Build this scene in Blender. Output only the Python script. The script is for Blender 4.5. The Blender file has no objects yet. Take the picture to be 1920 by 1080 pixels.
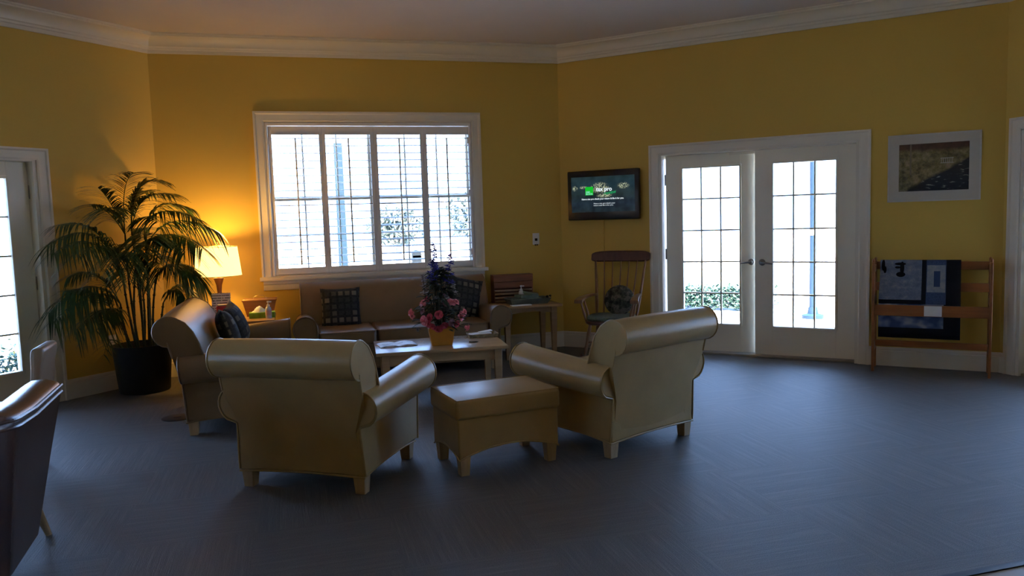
import bpy, bmesh, math, random
from mathutils import Vector, Matrix
R_ = math.radians
PI = math.pi
sc = bpy.context.scene
COL = sc.collection
random.seed(7)

# ------------------------------------------------------------------ helpers
class G:
    """collects shapes, builds them as one mesh object"""
    def __init__(s):
        s.bm = bmesh.new()
    def _t(s, vs, M):
        if M is not None:
            for v in vs: v.co = M @ v.co
    def box(s, c, d, rot=None, bev=0):
        r = bmesh.ops.create_cube(s.bm, size=1)
        vs = r['verts']
        for v in vs: v.co = Vector((v.co.x*d[0], v.co.y*d[1], v.co.z*d[2]))
        if bev:
            es = list({e for v in vs for e in v.link_edges})
            rr = bmesh.ops.bevel(s.bm, geom=es, offset=bev, segments=2, profile=.6, affect='EDGES')
            vs = list({v for f in rr['faces'] for v in f.verts} | {v for v in vs if v.is_valid})
        M = Matrix.Translation(Vector(c))
        if rot is not None:
            M = M @ (rot if isinstance(rot, Matrix) else Matrix.Rotation(rot[2],4,'Z') @ Matrix.Rotation(rot[1],4,'Y') @ Matrix.Rotation(rot[0],4,'X'))
        s._t(vs, M)
        return s
    def bb(s, x0, x1, y0, y1, z0, z1, bev=0):
        return s.box(((x0+x1)/2,(y0+y1)/2,(z0+z1)/2),(abs(x1-x0),abs(y1-y0),abs(z1-z0)),None,bev)
    def rings(s, rings, capa=True, capb=True, closed=True):
        b = s.bm
        V = [[b.verts.new(p) for p in r] for r in rings]
        n = len(V[0])
        for a, c in zip(V, V[1:]):
            for i in range(n if closed else n-1):
                j = (i+1) % n
                try: b.faces.new((a[i], a[j], c[j], c[i]))
                except ValueError: pass
        if capa and closed: b.faces.new(list(reversed(V[0])))
        if capb and closed: b.faces.new(V[-1])
        return s
    def tube(s, pts, rad, n=8, caps=True):
        pts = [Vector(p) for p in pts]
        if not hasattr(rad, '__len__'): rad = [rad]*len(pts)
        rings = []
        up = None
        for i, p in enumerate(pts):
            t = (pts[min(i+1,len(pts)-1)] - pts[max(i-1,0)]).normalized()
            if up is None:
                a = Vector((0,0,1)) if abs(t.z) < .9 else Vector((1,0,0))
                u = t.cross(a).normalized()
            else:
                u = (up - t*up.dot(t)).normalized()
            up = u
            w = t.cross(u)
            rings.append([p + (u*math.cos(2*PI*k/n) + w*math.sin(2*PI*k/n))*rad[i] for k in range(n)])
        return s.rings(rings, caps, caps)
    def loop(s, pts, rad, n=6):
        """closed tube"""
        pts = [Vector(p) for p in pts]; m = len(pts)
        b = s.bm; V = []; up = None
        for i, p in enumerate(pts):
            t = (pts[(i+1) % m] - pts[(i-1) % m]).normalized()
            if up is None:
                a = Vector((0,0,1)) if abs(t.z) < .9 else Vector((1,0,0))
                u = t.cross(a).normalized()
            else:
                u = (up - t*up.dot(t)).normalized()
            up = u; w = t.cross(u)
            V.append([b.verts.new(p + (u*math.cos(2*PI*k/n) + w*math.sin(2*PI*k/n))*rad) for k in range(n)])
        for i in range(m):
            a, c = V[i], V[(i+1) % m]
            for k in range(n):
                b.faces.new((a[k], a[(k+1) % n], c[(k+1) % n], c[k]))
        return s
    def lathe(s, prof, c=(0,0,0), n=28, M=None, sx=1, sy=1):
        b = s.bm; c = Vector(c)
        rings = []
        for r, z in prof:
            r = max(r, 1e-4)
            rings.append([c + Vector((r*sx*math.cos(2*PI*k/n), r*sy*math.sin(2*PI*k/n), z)) for k in range(n)])
        if M is not None: rings = [[M @ p for p in r] for r in rings]
        return s.rings(rings)
    def prism(s, poly, fa, fb):
        """poly: list of 2d; fa/fb map 2d->3d at both ends"""
        return s.rings([[Vector(fa(p)) for p in poly], [Vector(fb(p)) for p in poly]])
    def ball(s, c, r, u=12, v=8, M=None):
        if not hasattr(r, '__len__'): r = (r, r, r)
        q = bmesh.ops.create_uvsphere(s.bm, u_segments=u, v_segments=v, radius=1)
        for w in q['verts']:
            p = Vector((w.co.x*r[0], w.co.y*r[1], w.co.z*r[2]))
            if M is not None: p = M @ p
            w.co = p + Vector(c)
        return s
    def face(s, pts):
        s.bm.faces.new([s.bm.verts.new(p) for p in pts]); return s
    def build(s, name, mat, parent=None, bev=0, smooth=38, sub=0, seg=2):
        bmesh.ops.recalc_face_normals(s.bm, faces=s.bm.faces[:])
        me = bpy.data.meshes.new(name); s.bm.to_mesh(me); s.bm.free()
        me.materials.append(mat)
        if smooth:
            me.polygons.foreach_set('use_smooth', [True]*len(me.polygons))
            me.set_sharp_from_angle(angle=R_(smooth))
        o = bpy.data.objects.new(name, me); COL.objects.link(o)
        if parent is not None: o.parent = parent
        if bev:
            m = o.modifiers.new('b', 'BEVEL'); m.width = bev; m.segments = seg; m.limit_method = 'ANGLE'; m.angle_limit = R_(40)
        if sub:
            m = o.modifiers.new('s', 'SUBSURF'); m.levels = sub; m.render_levels = sub
        return o

def tag(o, label=None, cat=None, group=None, kind=None):
    if label: o['label'] = label
    if cat: o['category'] = cat
    if group: o['group'] = group
    if kind: o['kind'] = kind
    return o
def thing(name, label, cat, loc=(0,0,0), rz=0, group=None):
    o = bpy.data.objects.new(name, None); COL.objects.link(o)
    o.empty_display_size = .1
    o.location = loc; o.rotation_euler = (0,0,rz)
    return tag(o, label, cat, group)
def copy_tree(o, parent=None):
    c = o.copy(); COL.objects.link(c); c.parent = parent
    for ch in [x for x in bpy.data.objects if x.parent == o]: copy_tree(ch, c)
    return c

# ------------------------------------------------------------------ materials
class N:
    def __init__(s, name):
        s.m = bpy.data.materials.new(name); s.m.use_nodes = True
        s.t = s.m.node_tree; s.n = s.t.nodes; s.l = s.t.links
        s.p = s.n['Principled BSDF']; s.out = s.n['Material Output']
    def new(s, k, **kw):
        n = s.n.new(k)
        for a, v in kw.items(): setattr(n, a, v)
        return n
    def link(s, a, b): s.l.new(a, b)
    def coord(s, kind='Object', scale=(1,1,1), rot=(0,0,0), loc=(0,0,0)):
        c = s.new('ShaderNodeTexCoord'); m = s.new('ShaderNodeMapping')
        m.inputs['Scale'].default_value = scale; m.inputs['Rotation'].default_value = rot; m.inputs['Location'].default_value = loc
        s.link(c.outputs[kind], m.inputs[0]); return m.outputs[0]
    def noise(s, vec, scale, detail=3, rough=.5):
        n = s.new('ShaderNodeTexNoise'); n.inputs['Scale'].default_value = scale; n.inputs['Detail'].default_value = detail; n.inputs['Roughness'].default_value = rough
        if vec is not None: s.link(vec, n.inputs['Vector'])
        return n.outputs['Fac']
    def ramp(s, fac, stops, interp='LINEAR'):
        r = s.new('ShaderNodeValToRGB'); e = r.color_ramp.elements; r.color_ramp.interpolation = interp
        while len(e) < len(stops): e.new(.5)
        for k, (p, c) in zip(e, stops): k.position = p; k.color = (*c, 1) if len(c) == 3 else c
        s.link(fac, r.inputs[0]); return r.outputs[0]
    def mix(s, f, a, b, mode='MIX'):
        n = s.new('ShaderNodeMix', data_type='RGBA', blend_type=mode)
        for i, v in ((0, f), (6, a), (7, b)):
            if hasattr(v, 'type'): s.link(v, n.inputs[i])
            else: n.inputs[i].default_value = v if i == 0 else (*v, 1)
        return n.outputs[2]
    def math(s, op, a, b=0):
        n = s.new('ShaderNodeMath', operation=op)
        for i, v in enumerate((a, b)):
            if hasattr(v, 'type'): s.link(v, n.inputs[i])
            else: n.inputs[i].default_value = v
        return n.outputs[0]
    def bump(s, h, strength, dist=.01):
        b = s.new('ShaderNodeBump'); b.inputs['Strength'].default_value = strength; b.inputs['Distance'].default_value = dist
        s.link(h, b.inputs['Height']); s.link(b.outputs[0], s.p.inputs['Normal'])
    def set(s, col=None, rough=None, spec=None, metal=None, **kw):
        if col is not None:
            if hasattr(col, 'type'): s.link(col, s.p.inputs['Base Color'])
            else: s.p.inputs['Base Color'].default_value = (*col, 1)
        if rough is not None: s.p.inputs['Roughness'].default_value = rough
        if spec is not None: s.p.inputs['Specular IOR Level'].default_value = spec
        if metal is not None: s.p.inputs['Metallic'].default_value = metal
        for k, v in kw.items(): s.p.inputs[k.replace('_', ' ')].default_value = v
        return s

def plain(name, col, rough=.5, spec=.5, metal=0, var=.08, scale=20, bump=0):
    m = N(name); v = m.coord()
    f = m.noise(v, scale, 4)
    a = tuple(max(0, c*(1-var)) for c in col); b = tuple(min(1, c*(1+var)) for c in col)
    m.set(m.ramp(f, [(.3, a), (.7, b)]), rough, spec, metal)
    if bump: m.bump(m.noise(v, scale*6, 3), bump, .004)
    return m.m
def leather(name, col, rough=.36, spec=.5):
    m = N(name); v = m.coord()
    f = m.noise(v, 5, 5, .6)
    a = tuple(c*.9 for c in col); b = tuple(c*1.07 for c in col)
    m.set(m.ramp(f, [(.3, a), (.7, b)]), rough, spec)
    vo = m.new('ShaderNodeTexVoronoi'); vo.inputs['Scale'].default_value = 190; m.link(v, vo.inputs['Vector'])
    h = m.math('ADD', m.math('MULTIPLY', vo.outputs['Distance'], .35), m.noise(v, 7, 2))
    m.bump(h, .13, .006)
    return m.m
def wood(name, a, b, rough=.4, axis='X', scale=1.0, spec=.4):
    m = N(name)
    s = {'X': (1.2, 14, 14), 'Y': (14, 1.2, 14), 'Z': (14, 14, 1.2)}[axis]
    v = m.coord('Object', tuple(k*scale for k in s))
    f = m.noise(v, 2.2, 5, .6)
    m.set(m.ramp(f, [(.25, a), (.75, b)]), rough, spec)
    m.bump(f, .05, .003)
    return m.m
def emit(name, col, st):
    m = N(name); m.set((0,0,0), 1, 0)
    m.p.inputs['Emission Color'].default_value = (*col, 1); m.p.inputs['Emission Strength'].default_value = st
    return m.m
def plaid(name, loc=(0,0,0), rot=(0,0,0)):
    m = N(name); v = m.coord('Object', (1,1,1), rot, loc)
    b = m.new('ShaderNodeTexBrick'); b.offset = 0; b.squash = 1
    b.inputs['Color1'].default_value = (.03,.033,.028,1); b.inputs['Color2'].default_value = (.34,.28,.19,1)
    b.inputs['Mortar'].default_value = (.012,.011,.013,1)
    b.inputs['Scale'].default_value = 1; b.inputs['Mortar Size'].default_value = .011; b.inputs['Mortar Smooth'].default_value = .05
    b.inputs['Bias'].default_value = -.35; b.inputs['Brick Width'].default_value = .064; b.inputs['Row Height'].default_value = .064
    m.link(v, b.inputs['Vector'])
    m.set(m.mix(.25, b.outputs['Color'], m.ramp(m.noise(v, 60, 2), [(.3,(.012,.012,.011)), (.7,(.085,.08,.07))])), .85, .2)
    m.bump(m.noise(v, 400, 2), .2, .003)
    return m.m

WALLC = (.62,.425,.085)
mw = N('wall_paint'); v = mw.coord(); f = mw.noise(v, 1.3, 3)
mw.set(mw.ramp(f, [(.3, tuple(c*.96 for c in WALLC)), (.7, WALLC)]), .62, .35); mw.bump(mw.noise(v, 160, 2), .06, .002)
M_wall = mw.m
M_ceil = plain('ceiling_paint', (.66,.60,.55), .8, .2, var=.02, scale=2)
M_trim = plain('trim_paint', (.76,.70,.57), .38, .45, var=.02, scale=3)
M_door = plain('door_paint', (.84,.78,.63), .36, .5, var=.02, scale=3)
M_shut = plain('shutter_paint', (.80,.77,.72), .4, .45, var=.02, scale=3)
M_louv_shade = plain('louver_shade_paint', (.42,.40,.37), .45, .35, var=.02, scale=3)  # shade put into the colour: white louvers darkened to stand out against the sky
M_brass = plain('satin_nickel', (.32,.31,.29), .32, .5, 1, var=.05)
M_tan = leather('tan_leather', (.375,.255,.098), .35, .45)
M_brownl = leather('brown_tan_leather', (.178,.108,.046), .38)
M_dark = leather('dark_brown_leather', (.060,.034,.030), .27, .6)
M_tub2 = leather('mid_brown_leather', (.30,.22,.15), .38)
M_legw = wood('pale_leg_wood', (.36,.25,.13), (.50,.36,.20), .4, 'Z')
M_maple = wood('maple_wood', (.31,.185,.085), (.42,.265,.135), .24, 'X', 1, .5)
M_oak = wood('honey_oak_wood', (.23,.080,.020), (.33,.125,.036), .42, 'X')
M_rock = wood('dark_cherry_wood', (.065,.022,.014), (.12,.045,.025), .3, 'Z', 1, .5)
M_rock2 = wood('spindle_wood', (.16,.075,.03), (.25,.125,.055), .33, 'Z', 1, .5)
M_crate = wood('red_pine_wood', (.13,.045,.022), (.25,.095,.045), .5, 'X', .8)
M_crate2 = wood('pale_pine_wood', (.24,.15,.085), (.34,.22,.13), .5, 'X')
M_lampw = wood('turned_lamp_wood', (.055,.017,.007), (.10,.035,.014), .3, 'Z')
M_boxw = wood('brown_box_wood', (.22,.08,.03), (.32,.13,.05), .45, 'X')
M_black = plain('black_plastic', (.007,.007,.008), .22, .4, var=.1)
M_pot = plain('black_planter', (.008,.008,.009), .5, .4, var=.2)
M_soil = plain('potting_soil', (.03,.022,.016), .95, .1, var=.5, scale=60, bump=.6)
M_white = plain('white_plastic', (.75,.73,.68), .35, .5, var=.02)
M_paper = plain('white_paper', (.78,.77,.74), .7, .3, var=.03, scale=4)
M_cane = plain('palm_cane', (.055,.065,.028), .5, .4, var=.4, scale=14)
def leafmat(name, c0, c1, rg=.42, sp_=.45):
    m = N(name); v = m.coord()
    m.set(m.ramp(m.noise(v, 9, 3), [(.3, c0), (.7, c1)]), rg, sp_)
    m.p.inputs['Transmission Weight'].default_value = 0
    return m.m
M_leaf = leafmat('palm_leaf', (.018,.050,.014), (.045,.105,.030))
M_leaf2 = leafmat('bouquet_leaf', (.010,.014,.007), (.028,.036,.016), .7, .15)
M_greenseat = plain('sage_cushion_cloth', (.13,.15,.11), .9, .15, var=.2, scale=40, bump=.3)
M_tissue = plain('green_tissue_carton', (.16,.33,.03), .5, .4, var=.25, scale=16)

# glass: thin pane, mirror by fresnel
def glassmat(name, tint=(1,1,1), k=.9):
    m = N(name); n = m.n; n.remove(m.p)
    tr = m.new('ShaderNodeBsdfTransparent'); tr.inputs[0].default_value = (*tint, 1)
    gl = m.new('ShaderNodeBsdfGlossy'); gl.inputs['Roughness'].default_value = .02
    fr = m.new('ShaderNodeFresnel'); fr.inputs[0].default_value = 1.45
    mx = m.new('ShaderNodeMixShader')
    m.link(m.math('MULTIPLY', fr.outputs[0], k), mx.inputs[0]); m.link(tr.outputs[0], mx.inputs[1]); m.link(gl.outputs[0], mx.inputs[2])
    m.link(mx.outputs[0], m.out.inputs[0])
    return m.m
M_glass = glassmat('window_glass', (.96,.98,.98))

# carpet: quarter-turned carpet tiles with fine streaks
mc = N('carpet_tiles')
v = mc.coord('Object', (1,1,1))
ck = mc.new('ShaderNodeTexChecker'); ck.inputs['Scale'].default_value = 1/.62; mc.link(v, ck.inputs['Vector'])
va = mc.coord('Object', (160, 5, 1)); vb = mc.coord('Object', (5, 160, 1))
na = mc.noise(va, 1, 3, .6); nb = mc.noise(vb, 1, 3, .6)
va2 = mc.coord('Object', (46, .9, 1)); vb2 = mc.coord('Object', (.9, 46, 1))
na2 = mc.noise(va2, 1, 2, .5); nb2 = mc.noise(vb2, 1, 2, .5)
st = mc.mix(ck.outputs['Fac'], na, nb); st2 = mc.mix(ck.outputs['Fac'], na2, nb2)
fine = mc.noise(mc.coord('Object'), 260, 2)
c1 = mc.ramp(st, [(.30, (.050,.044,.036)), (.55, (.098,.087,.072)), (.75, (.175,.155,.13))])
c2 = mc.ramp(st2, [(.40, (.62,.62,.64)), (.70, (1.25,1.22,1.18))])
cc = mc.mix(1, c1, c2, 'MULTIPLY')
cc = mc.mix(.5, cc, mc.ramp(fine, [(.38, (.030,.027,.022)), (.66, (.19,.17,.145))]))
mc.set(cc, .60, .8)
mc.bump(mc.math('ADD', fine, st), .35, .005)
M_carpet = mc.m
M_tile = plain('pale_floor_tile', (.42,.38,.34), .35, .5, var=.08, scale=8)

# ------------------------------------------------------------------ measures
W = 4.0735; S = 4.12; HC = 3.085; CT = 3.25; CO = .165; TH = .20
q = math.sqrt(.5)
V0 = Vector((-W, 0, 0)); V1 = Vector((0,0,0)); V2 = V1 + Vector((q,-q,0))*S
V7 = V0 + Vector((-q,-q,0))*S
V3 = V2 + Vector((0,-1,0))*W; V6 = V7 + Vector((0,-1,0))*W
V4 = V3 + Vector((-q,-q,0))*S; V5 = V6 + Vector((q,-q,0))*S
WALLS = {  # name: (origin, rotation, length): local x to the right as seen from the room, local y outward
 'back': (V0, 0, W), 'back_right': (V1, -45, S), 'back_left': (V7, 45, S), 'right': (V2, -90, W), 'left': (V6, 90, W),
 'front_right': (V3, -135, S), 'front_left': (V5, 135, S), 'front': (V4, 180, (V4-V5).length)}
def wmat(w): o, r, L = WALLS[w]; return Matrix.Translation(o) @ Matrix.Rotation(R_(r), 4, 'Z')
def wroot(name, label, cat, w, x, off, z, group=None):
    p = wmat(w) @ Vector((x, -off, z))
    return thing(name, label, cat, p, R_(WALLS[w][1]), group)

DX0, DX1, DZ = 1.117, 3.003, 2.04          # french door opening along a wall
OPEN = {'back': [(W-3.065, W-.985, .925, 2.455)], 'back_right': [(DX0, DX1, 0, DZ)], 'back_left': [(S-DX1, S-DX0, 0, DZ)],
        'right': [(.15, 2.25, 0, DZ)], 'left': [(.65, 2.45, 0, DZ)], 'front_right': [], 'front_left': [], 'front': []}
def struct(o):
    o['kind'] = 'structure'; return o
for w, (o, r, L) in WALLS.items():
    g = G(); x = -.1
    for (a, b, z0, z1) in OPEN[w]:
        g.bb(x, a, 0, TH, -.1, CT+.1)
        if z0 > 0: g.bb(a, b, 0, TH, -.1, z0)
        g.bb(a, b, 0, TH, z1, CT+.1); x = b
    g.bb(x, L+.1, 0, TH, -.1, CT+.1)
    ob = struct(g.build('wall_'+w, M_wall, smooth=0)); ob.matrix_world = wmat(w)
    # crown moulding, mitred
    t = math.tan(R_(22.5))
    prof = [(0, HC), (.018, HC), (.018, HC+.030), (.030, HC+.036), (.034, HC+.050), (.044, HC+.056)]
    for k in range(9):
        a = k/8*PI/2
        prof.append((.050 + (1-math.cos(a))*.088, HC+.058 + math.sin(a)*.073))
    prof += [(.150, HC+.135), (.152, HC+.148), (CO, HC+.150), (CO, CT), (0, CT)]
    g = G(); g.prism(prof, lambda p: (p[0]*t, -p[0], p[1]), lambda p: (L-p[0]*t, -p[0], p[1]))
    ob = struct(g.build('trim_'+str(list(WALLS).index(w)+1), M_trim, smooth=25)); ob.matrix_world = wmat(w)
    # baseboard
    bp = [(0,0),(.018,0),(.018,.135),(.012,.142),(.014,.150),(.010,.166),(.004,.172),(0,.172)]
    segs = []; x = 0
    for (a, b, z0, z1) in OPEN[w]:
        if z0 == 0:
            segs.append((x, a-.095)); x = b+.095
    segs.append((x, L))
    g = G()
    for a, b in segs:
        if b-a < .02: continue
        g.prism(bp, lambda p: (a+(p[0]*t if a == 0 else 0), -p[0], p[1]), lambda p: (b-(p[0]*t if b == L else 0), -p[0], p[1]))
    ob = struct(g.build('baseboard_'+w, M_trim, smooth=25)); ob.matrix_world = wmat(w)

octv = [V0, V1, V2, V3, V4, V5, V6, V7]
ctr = sum(octv, Vector())/8
def grown(d): return [ctr + (p-ctr)*(1+d/4.9) for p in octv]
def clip(poly, yc, keep_above):
    out = []
    for a, b in zip(poly, poly[1:]+poly[:1]):
        ia = (a.y >= yc) == keep_above; ib = (b.y >= yc) == keep_above
        if ia: out.append(a)
        if ia != ib: out.append(a + (b-a)*((yc-a.y)/(b.y-a.y)))
    return out
YC = -5.757
def slab(name, poly, z0, z1, mat):
    g = G(); g.rings([[Vector((p.x,p.y,z0)) for p in poly], [Vector((p.x,p.y,z1)) for p in poly]])
    return struct(g.build(name, mat, smooth=0))
slab('floor', clip(grown(.2), YC, True), -.1, 0, M_carpet)
slab('floor_tiled', clip(grown(.2), YC, False), -.1, 0, M_tile)
slab('ceiling', grown(.2), CT, CT+.15, M_ceil)
g = G(); g.bb(-6.4, 2.9, YC-.018, YC+.018, 0, .006, .002)
struct(g.build('trim_20', plain('dark_transition_strip', (.02,.02,.022), .5), smooth=25))

# ------------------------------------------------------------------ casings
def casing(idx, w, x0, x1, z1, z0=0, cw=.096):
    g = G()
    prof = [(0,0),(0,.012),(.012,.018),(.030,.014),(.070,.018),(.080,.028),(cw,.028),(cw,0)]
    def sweep(pts):
        g.rings(pts)
    # path up left, across, down right; profile u = away from the opening
    P = [((x0, z0), (-1, 0)), ((x0, z1), (-1, 1)), ((x1, z1), (1, 1)), ((x1, z0), (1, 0))]
    rings = [[Vector((c[0]+d[0]*u, -h, c[1]+d[1]*u)) for (u, h) in prof] for c, d in P]
    g.rings(rings)
    ob = struct(g.build('trim_%d' % idx, M_trim, smooth=30)); ob.matrix_world = wmat(w)
casing(10, 'back_right', DX0, DX1, DZ)
casing(11, 'back_left', S-DX1, S-DX0, DZ)
casing(12, 'right', .15, 2.25, DZ)
casing(13, 'left', .65, 2.45, DZ)

# ------------------------------------------------------------------ french doors
dn = [0]
def french(w, x0, x1, openl=0, handles=True, inset=.085, label=True):
    # jamb lining and threshold
    g = G()
    g.bb(x0-.001, x0+.028, -.001, TH+.02, 0, DZ); g.bb(x1-.028, x1+.001, -.001, TH+.02, 0, DZ); g.bb(x0, x1, -.001, TH+.02, DZ-.012, DZ+.001)
    if not openl: g.bb(x0+.028, x0+.044, inset+.05, TH, 0, DZ-.012)
    g.bb(x1-.044, x1-.028, inset+.05, TH, 0, DZ-.012); g.bb(x0+.028, x1-.028, inset+.05, TH, DZ-.042, DZ-.0125)
    dn[0] += 1
    fr = struct(g.build('door_frame_%d' % dn[0], M_trim, smooth=0)); fr.matrix_world = wmat(w)
    g = G(); g.bb(x0, x1, .03, TH+.06, 0, .0185, .004); g.bb((x0+x1)/2 if openl else x0, x1, inset+.055, TH, .018, .034)
    th = g.build('threshold', plain('threshold_wood', (.30,.26,.20), .6, .3), None, smooth=0)
    th.parent = fr
    lw = (x1-x0-.056-.010)/2
    for side in (0, 1):
        dn[0] += 1
        g = G()
        st, tb, bb_ = .165, .125, .275; H0, H1 = .021, DZ-.017; T = .044
        gx0, gx1 = st, lw-st; gz0, gz1 = H0+bb_, H1-tb
        g.bb(0, st, 0, T, H0, H1); g.bb(lw-st, lw, 0, T, H0, H1)
        g.bb(st, lw-st, 0, T, H0, gz0); g.bb(st, lw-st, 0, T, gz1, H1)
        root = struct(g.build('door_%d' % dn[0], M_door, bev=.002, smooth=30))
        # raised glazing frame
        g = G(); fw = .022
        for (a, b, c, d) in ((gx0-.012, gx0+fw-.012, gz0-.012, gz1+.012), (gx1-fw+.012, gx1+.012, gz0-.012, gz1+.012)):
            g.bb(a, b, -.012, T+.012, c, d, .004)
        for (c, d) in ((gz0-.012, gz0+fw-.012), (gz1-fw+.012, gz1+.012)):
            g.bb(gx0, gx1, -.0115, T+.0115, c, d, .004)
        g.build('glazing_frame', M_door, root, smooth=30)
        g = G(); bw = .015
        for k in (1, 2):
            x = gx0 + (gx1-gx0)*k/3; g.bb(x-bw/2, x+bw/2, .008, T-.008, gz0, gz1)
        for k in range(1, 5):
            z = gz0 + (gz1-gz0)*k/5; g.bb(gx0, gx1, .0085, T-.0085, z-bw/2, z+bw/2)
        g.build('muntin_grid', M_door, root, smooth=0)
        g = G(); g.bb(gx0-.005, gx1+.005, T/2-.002, T/2+.002, gz0-.005, gz1+.005)
        g.build('glass_pane', M_glass, root, smooth=0)
        if handles:
            hx = lw-.058 if side == 0 else .070
            dr = -1 if side == 0 else 1
            g = G()
            g.lathe([(.001,0),(.030,0),(.032,.006),(.026,.012),(.014,.016),(.011,.042),(.014,.046),(.013,.058),(.001,.060)], n=20, M=Matrix.Translation((hx, 0, .935)) @ Matrix.Rotation(PI/2, 4, 'X'))
            g.tube([(hx, -.052, .935), (hx+dr*.03, -.056, .934), (hx+dr*.07, -.055, .928), (hx+dr*.105, -.05, .922)], [.010,.010,.008,.006], 10)
            h = g.build('lever_handle', M_brass, root); h['label'] = 'satin metal lever handle'
            for z in (.25, 1.02, 1.78):
                g = G(); hxx = -.004 if side == 0 else lw+.004
                g.tube([(hxx, -.006, z-.045), (hxx, -.006, z+.045)], .007, 8); g.ball((hxx,-.006,z+.05), .007, 8, 6); g.ball((hxx,-.006,z-.05), .007, 8, 6)
                h = g.build('hinge', M_brass, root); h['label'] = 'dull metal hinge'
        if side == 0:
            root.matrix_world = wmat(w) @ Matrix.Translation((x0+.033+(.014 if openl else 0), inset, 0)) @ Matrix.Rotation(R_(openl), 4, 'Z')
        else:
            root.matrix_world = wmat(w) @ Matrix.Translation((x1-.033-lw, inset, 0))
french('back_right', DX0, DX1, openl=4.5)
french('back_left', S-DX1, S-DX0)
french('right', .15, 2.25)
french('left', .65, 2.45)

# ------------------------------------------------------------------ back window + shutters
U = lambda u: W+u           # fitted u (negative from the back right corner) -> wall x
u1, u2 = U(-3.165), U(-.884)
wx0, wx1, wz0, wz1 = W-3.065, W-.985, .925, 2.455
win = G()
cw = .10
prof = [(0,0),(0,.014),(.014,.022),(.034,.016),(.070,.020),(.082,.034),(cw,.034),(cw,0)]
P = [((wx0, .912), (-1, 0)), ((wx0, wz1), (-1, 1)), ((wx1, wz1), (1, 1)), ((wx1, .912), (1, 0))]
win.rings([[Vector((c[0]+d[0]*u, -h, c[1]+d[1]*u)) for (u, h) in prof] for c, d in P])
window = struct(win.build('window_1', M_trim, smooth=30)); window.matrix_world = wmat('back')
g = G(); g.bb(wx0, wx0+.02, 0, TH, wz0, wz1); g.bb(wx1-.02, wx1, 0, TH, wz0, wz1); g.bb(wx0, wx1, 0, TH, wz1-.02, wz1); g.bb(wx0, wx1, 0, TH, wz0, wz0+.02)
g.build('jamb_lining', M_trim, window, smooth=0)
g = G(); g.bb(u1-.02, u2+.03, -.062, .02, .890, .929, .006)
g.build('window_stool', M_trim, window, smooth=30)
g = G(); g.prism([(0,.795),(.012,.795),(.018,.812),(.016,.848),(.026,.858),(.026,.891),(0,.891)], lambda p: (u1+.01,-p[0],p[1]), lambda p: (u2-.005,-p[0],p[1]))
g.build('apron', M_trim, window, smooth=30)
# sashes: two double hung units side by side
cx = (wx0+wx1)/2
g = G(); g.bb(cx-.014, cx+.014, .06, TH, wz0, wz1)
g.build('center_mullion', M_trim, window, smooth=0)
for (a, b) in ((wx0+.02, cx-.014), (cx+.014, wx1-.02)):
    zm = 1.70; fw = .022
    for (z0, z1, y) in ((wz0+.02, zm+.02, .066), (zm-.02, wz1-.02, .101)):
        g = G(); g.bb(a, a+fw, y, y+.032, z0, z1); g.bb(b-fw, b, y, y+.032, z0, z1)
        g.bb(a, b, y+.001, y+.031, z0, z0+.042); g.bb(a, b, y+.001, y+.031, z1-.04, z1)
        for k in (1, 2):
            x = a + (b-a)*k/3; g.bb(x-.008, x+.008, y+.006, y+.026, z0, z1)
        zz = (z0+z1)/2
        if z0 < 1.2: g.bb(a, b, y+.007, y+.025, zz-.008, zz+.008)
        s_ = g.build('sash', M_trim, window, smooth=0)
        g = G(); g.bb(a+.01, b-.01, y+.014, y+.017, z0+.01, z1-.01); g.build('glass_pane', M_glass, s_, smooth=0)
# shutter frame strip (top track, sides)
g = G()
sx0, sx1, sz0, sz1 = wx0+.005, wx1-.005, .932, 2.448
g.bb(sx0, sx0+.022, -.018, .06, sz0, sz1); g.bb(sx1-.022, sx1, -.018, .06, sz0, sz1)
g.bb(sx0, sx1, -.0175, .0595, sz1-.028, sz1)
g.build('shutter_frame', M_shut, window, bev=.003, smooth=30)
xs = [(U(-3.000), U(-2.548)), (U(-2.484), U(-2.041)), (U(-1.968), U(-1.528)), (U(-1.458), U(-1.018))]
edges = [sx0+.024, (xs[0][1]+xs[1][0])/2, (xs[1][1]+xs[2][0])/2, (xs[2][1]+xs[3][0])/2, sx1-.024]
names = ['leftmost', 'second from left', 'second from right, in front of the tallest flowers', 'rightmost']
slabels = ['white louvered shutter panel nearest the lit lamp', 'white louvered shutter panel with a pale outdoor post seen behind it',
           'white louvered shutter panel with the darkest, most visible slats', 'white louvered shutter panel at the right end, behind the blue flower spikes']
tilt = [2, 4, 11, 4]
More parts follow.
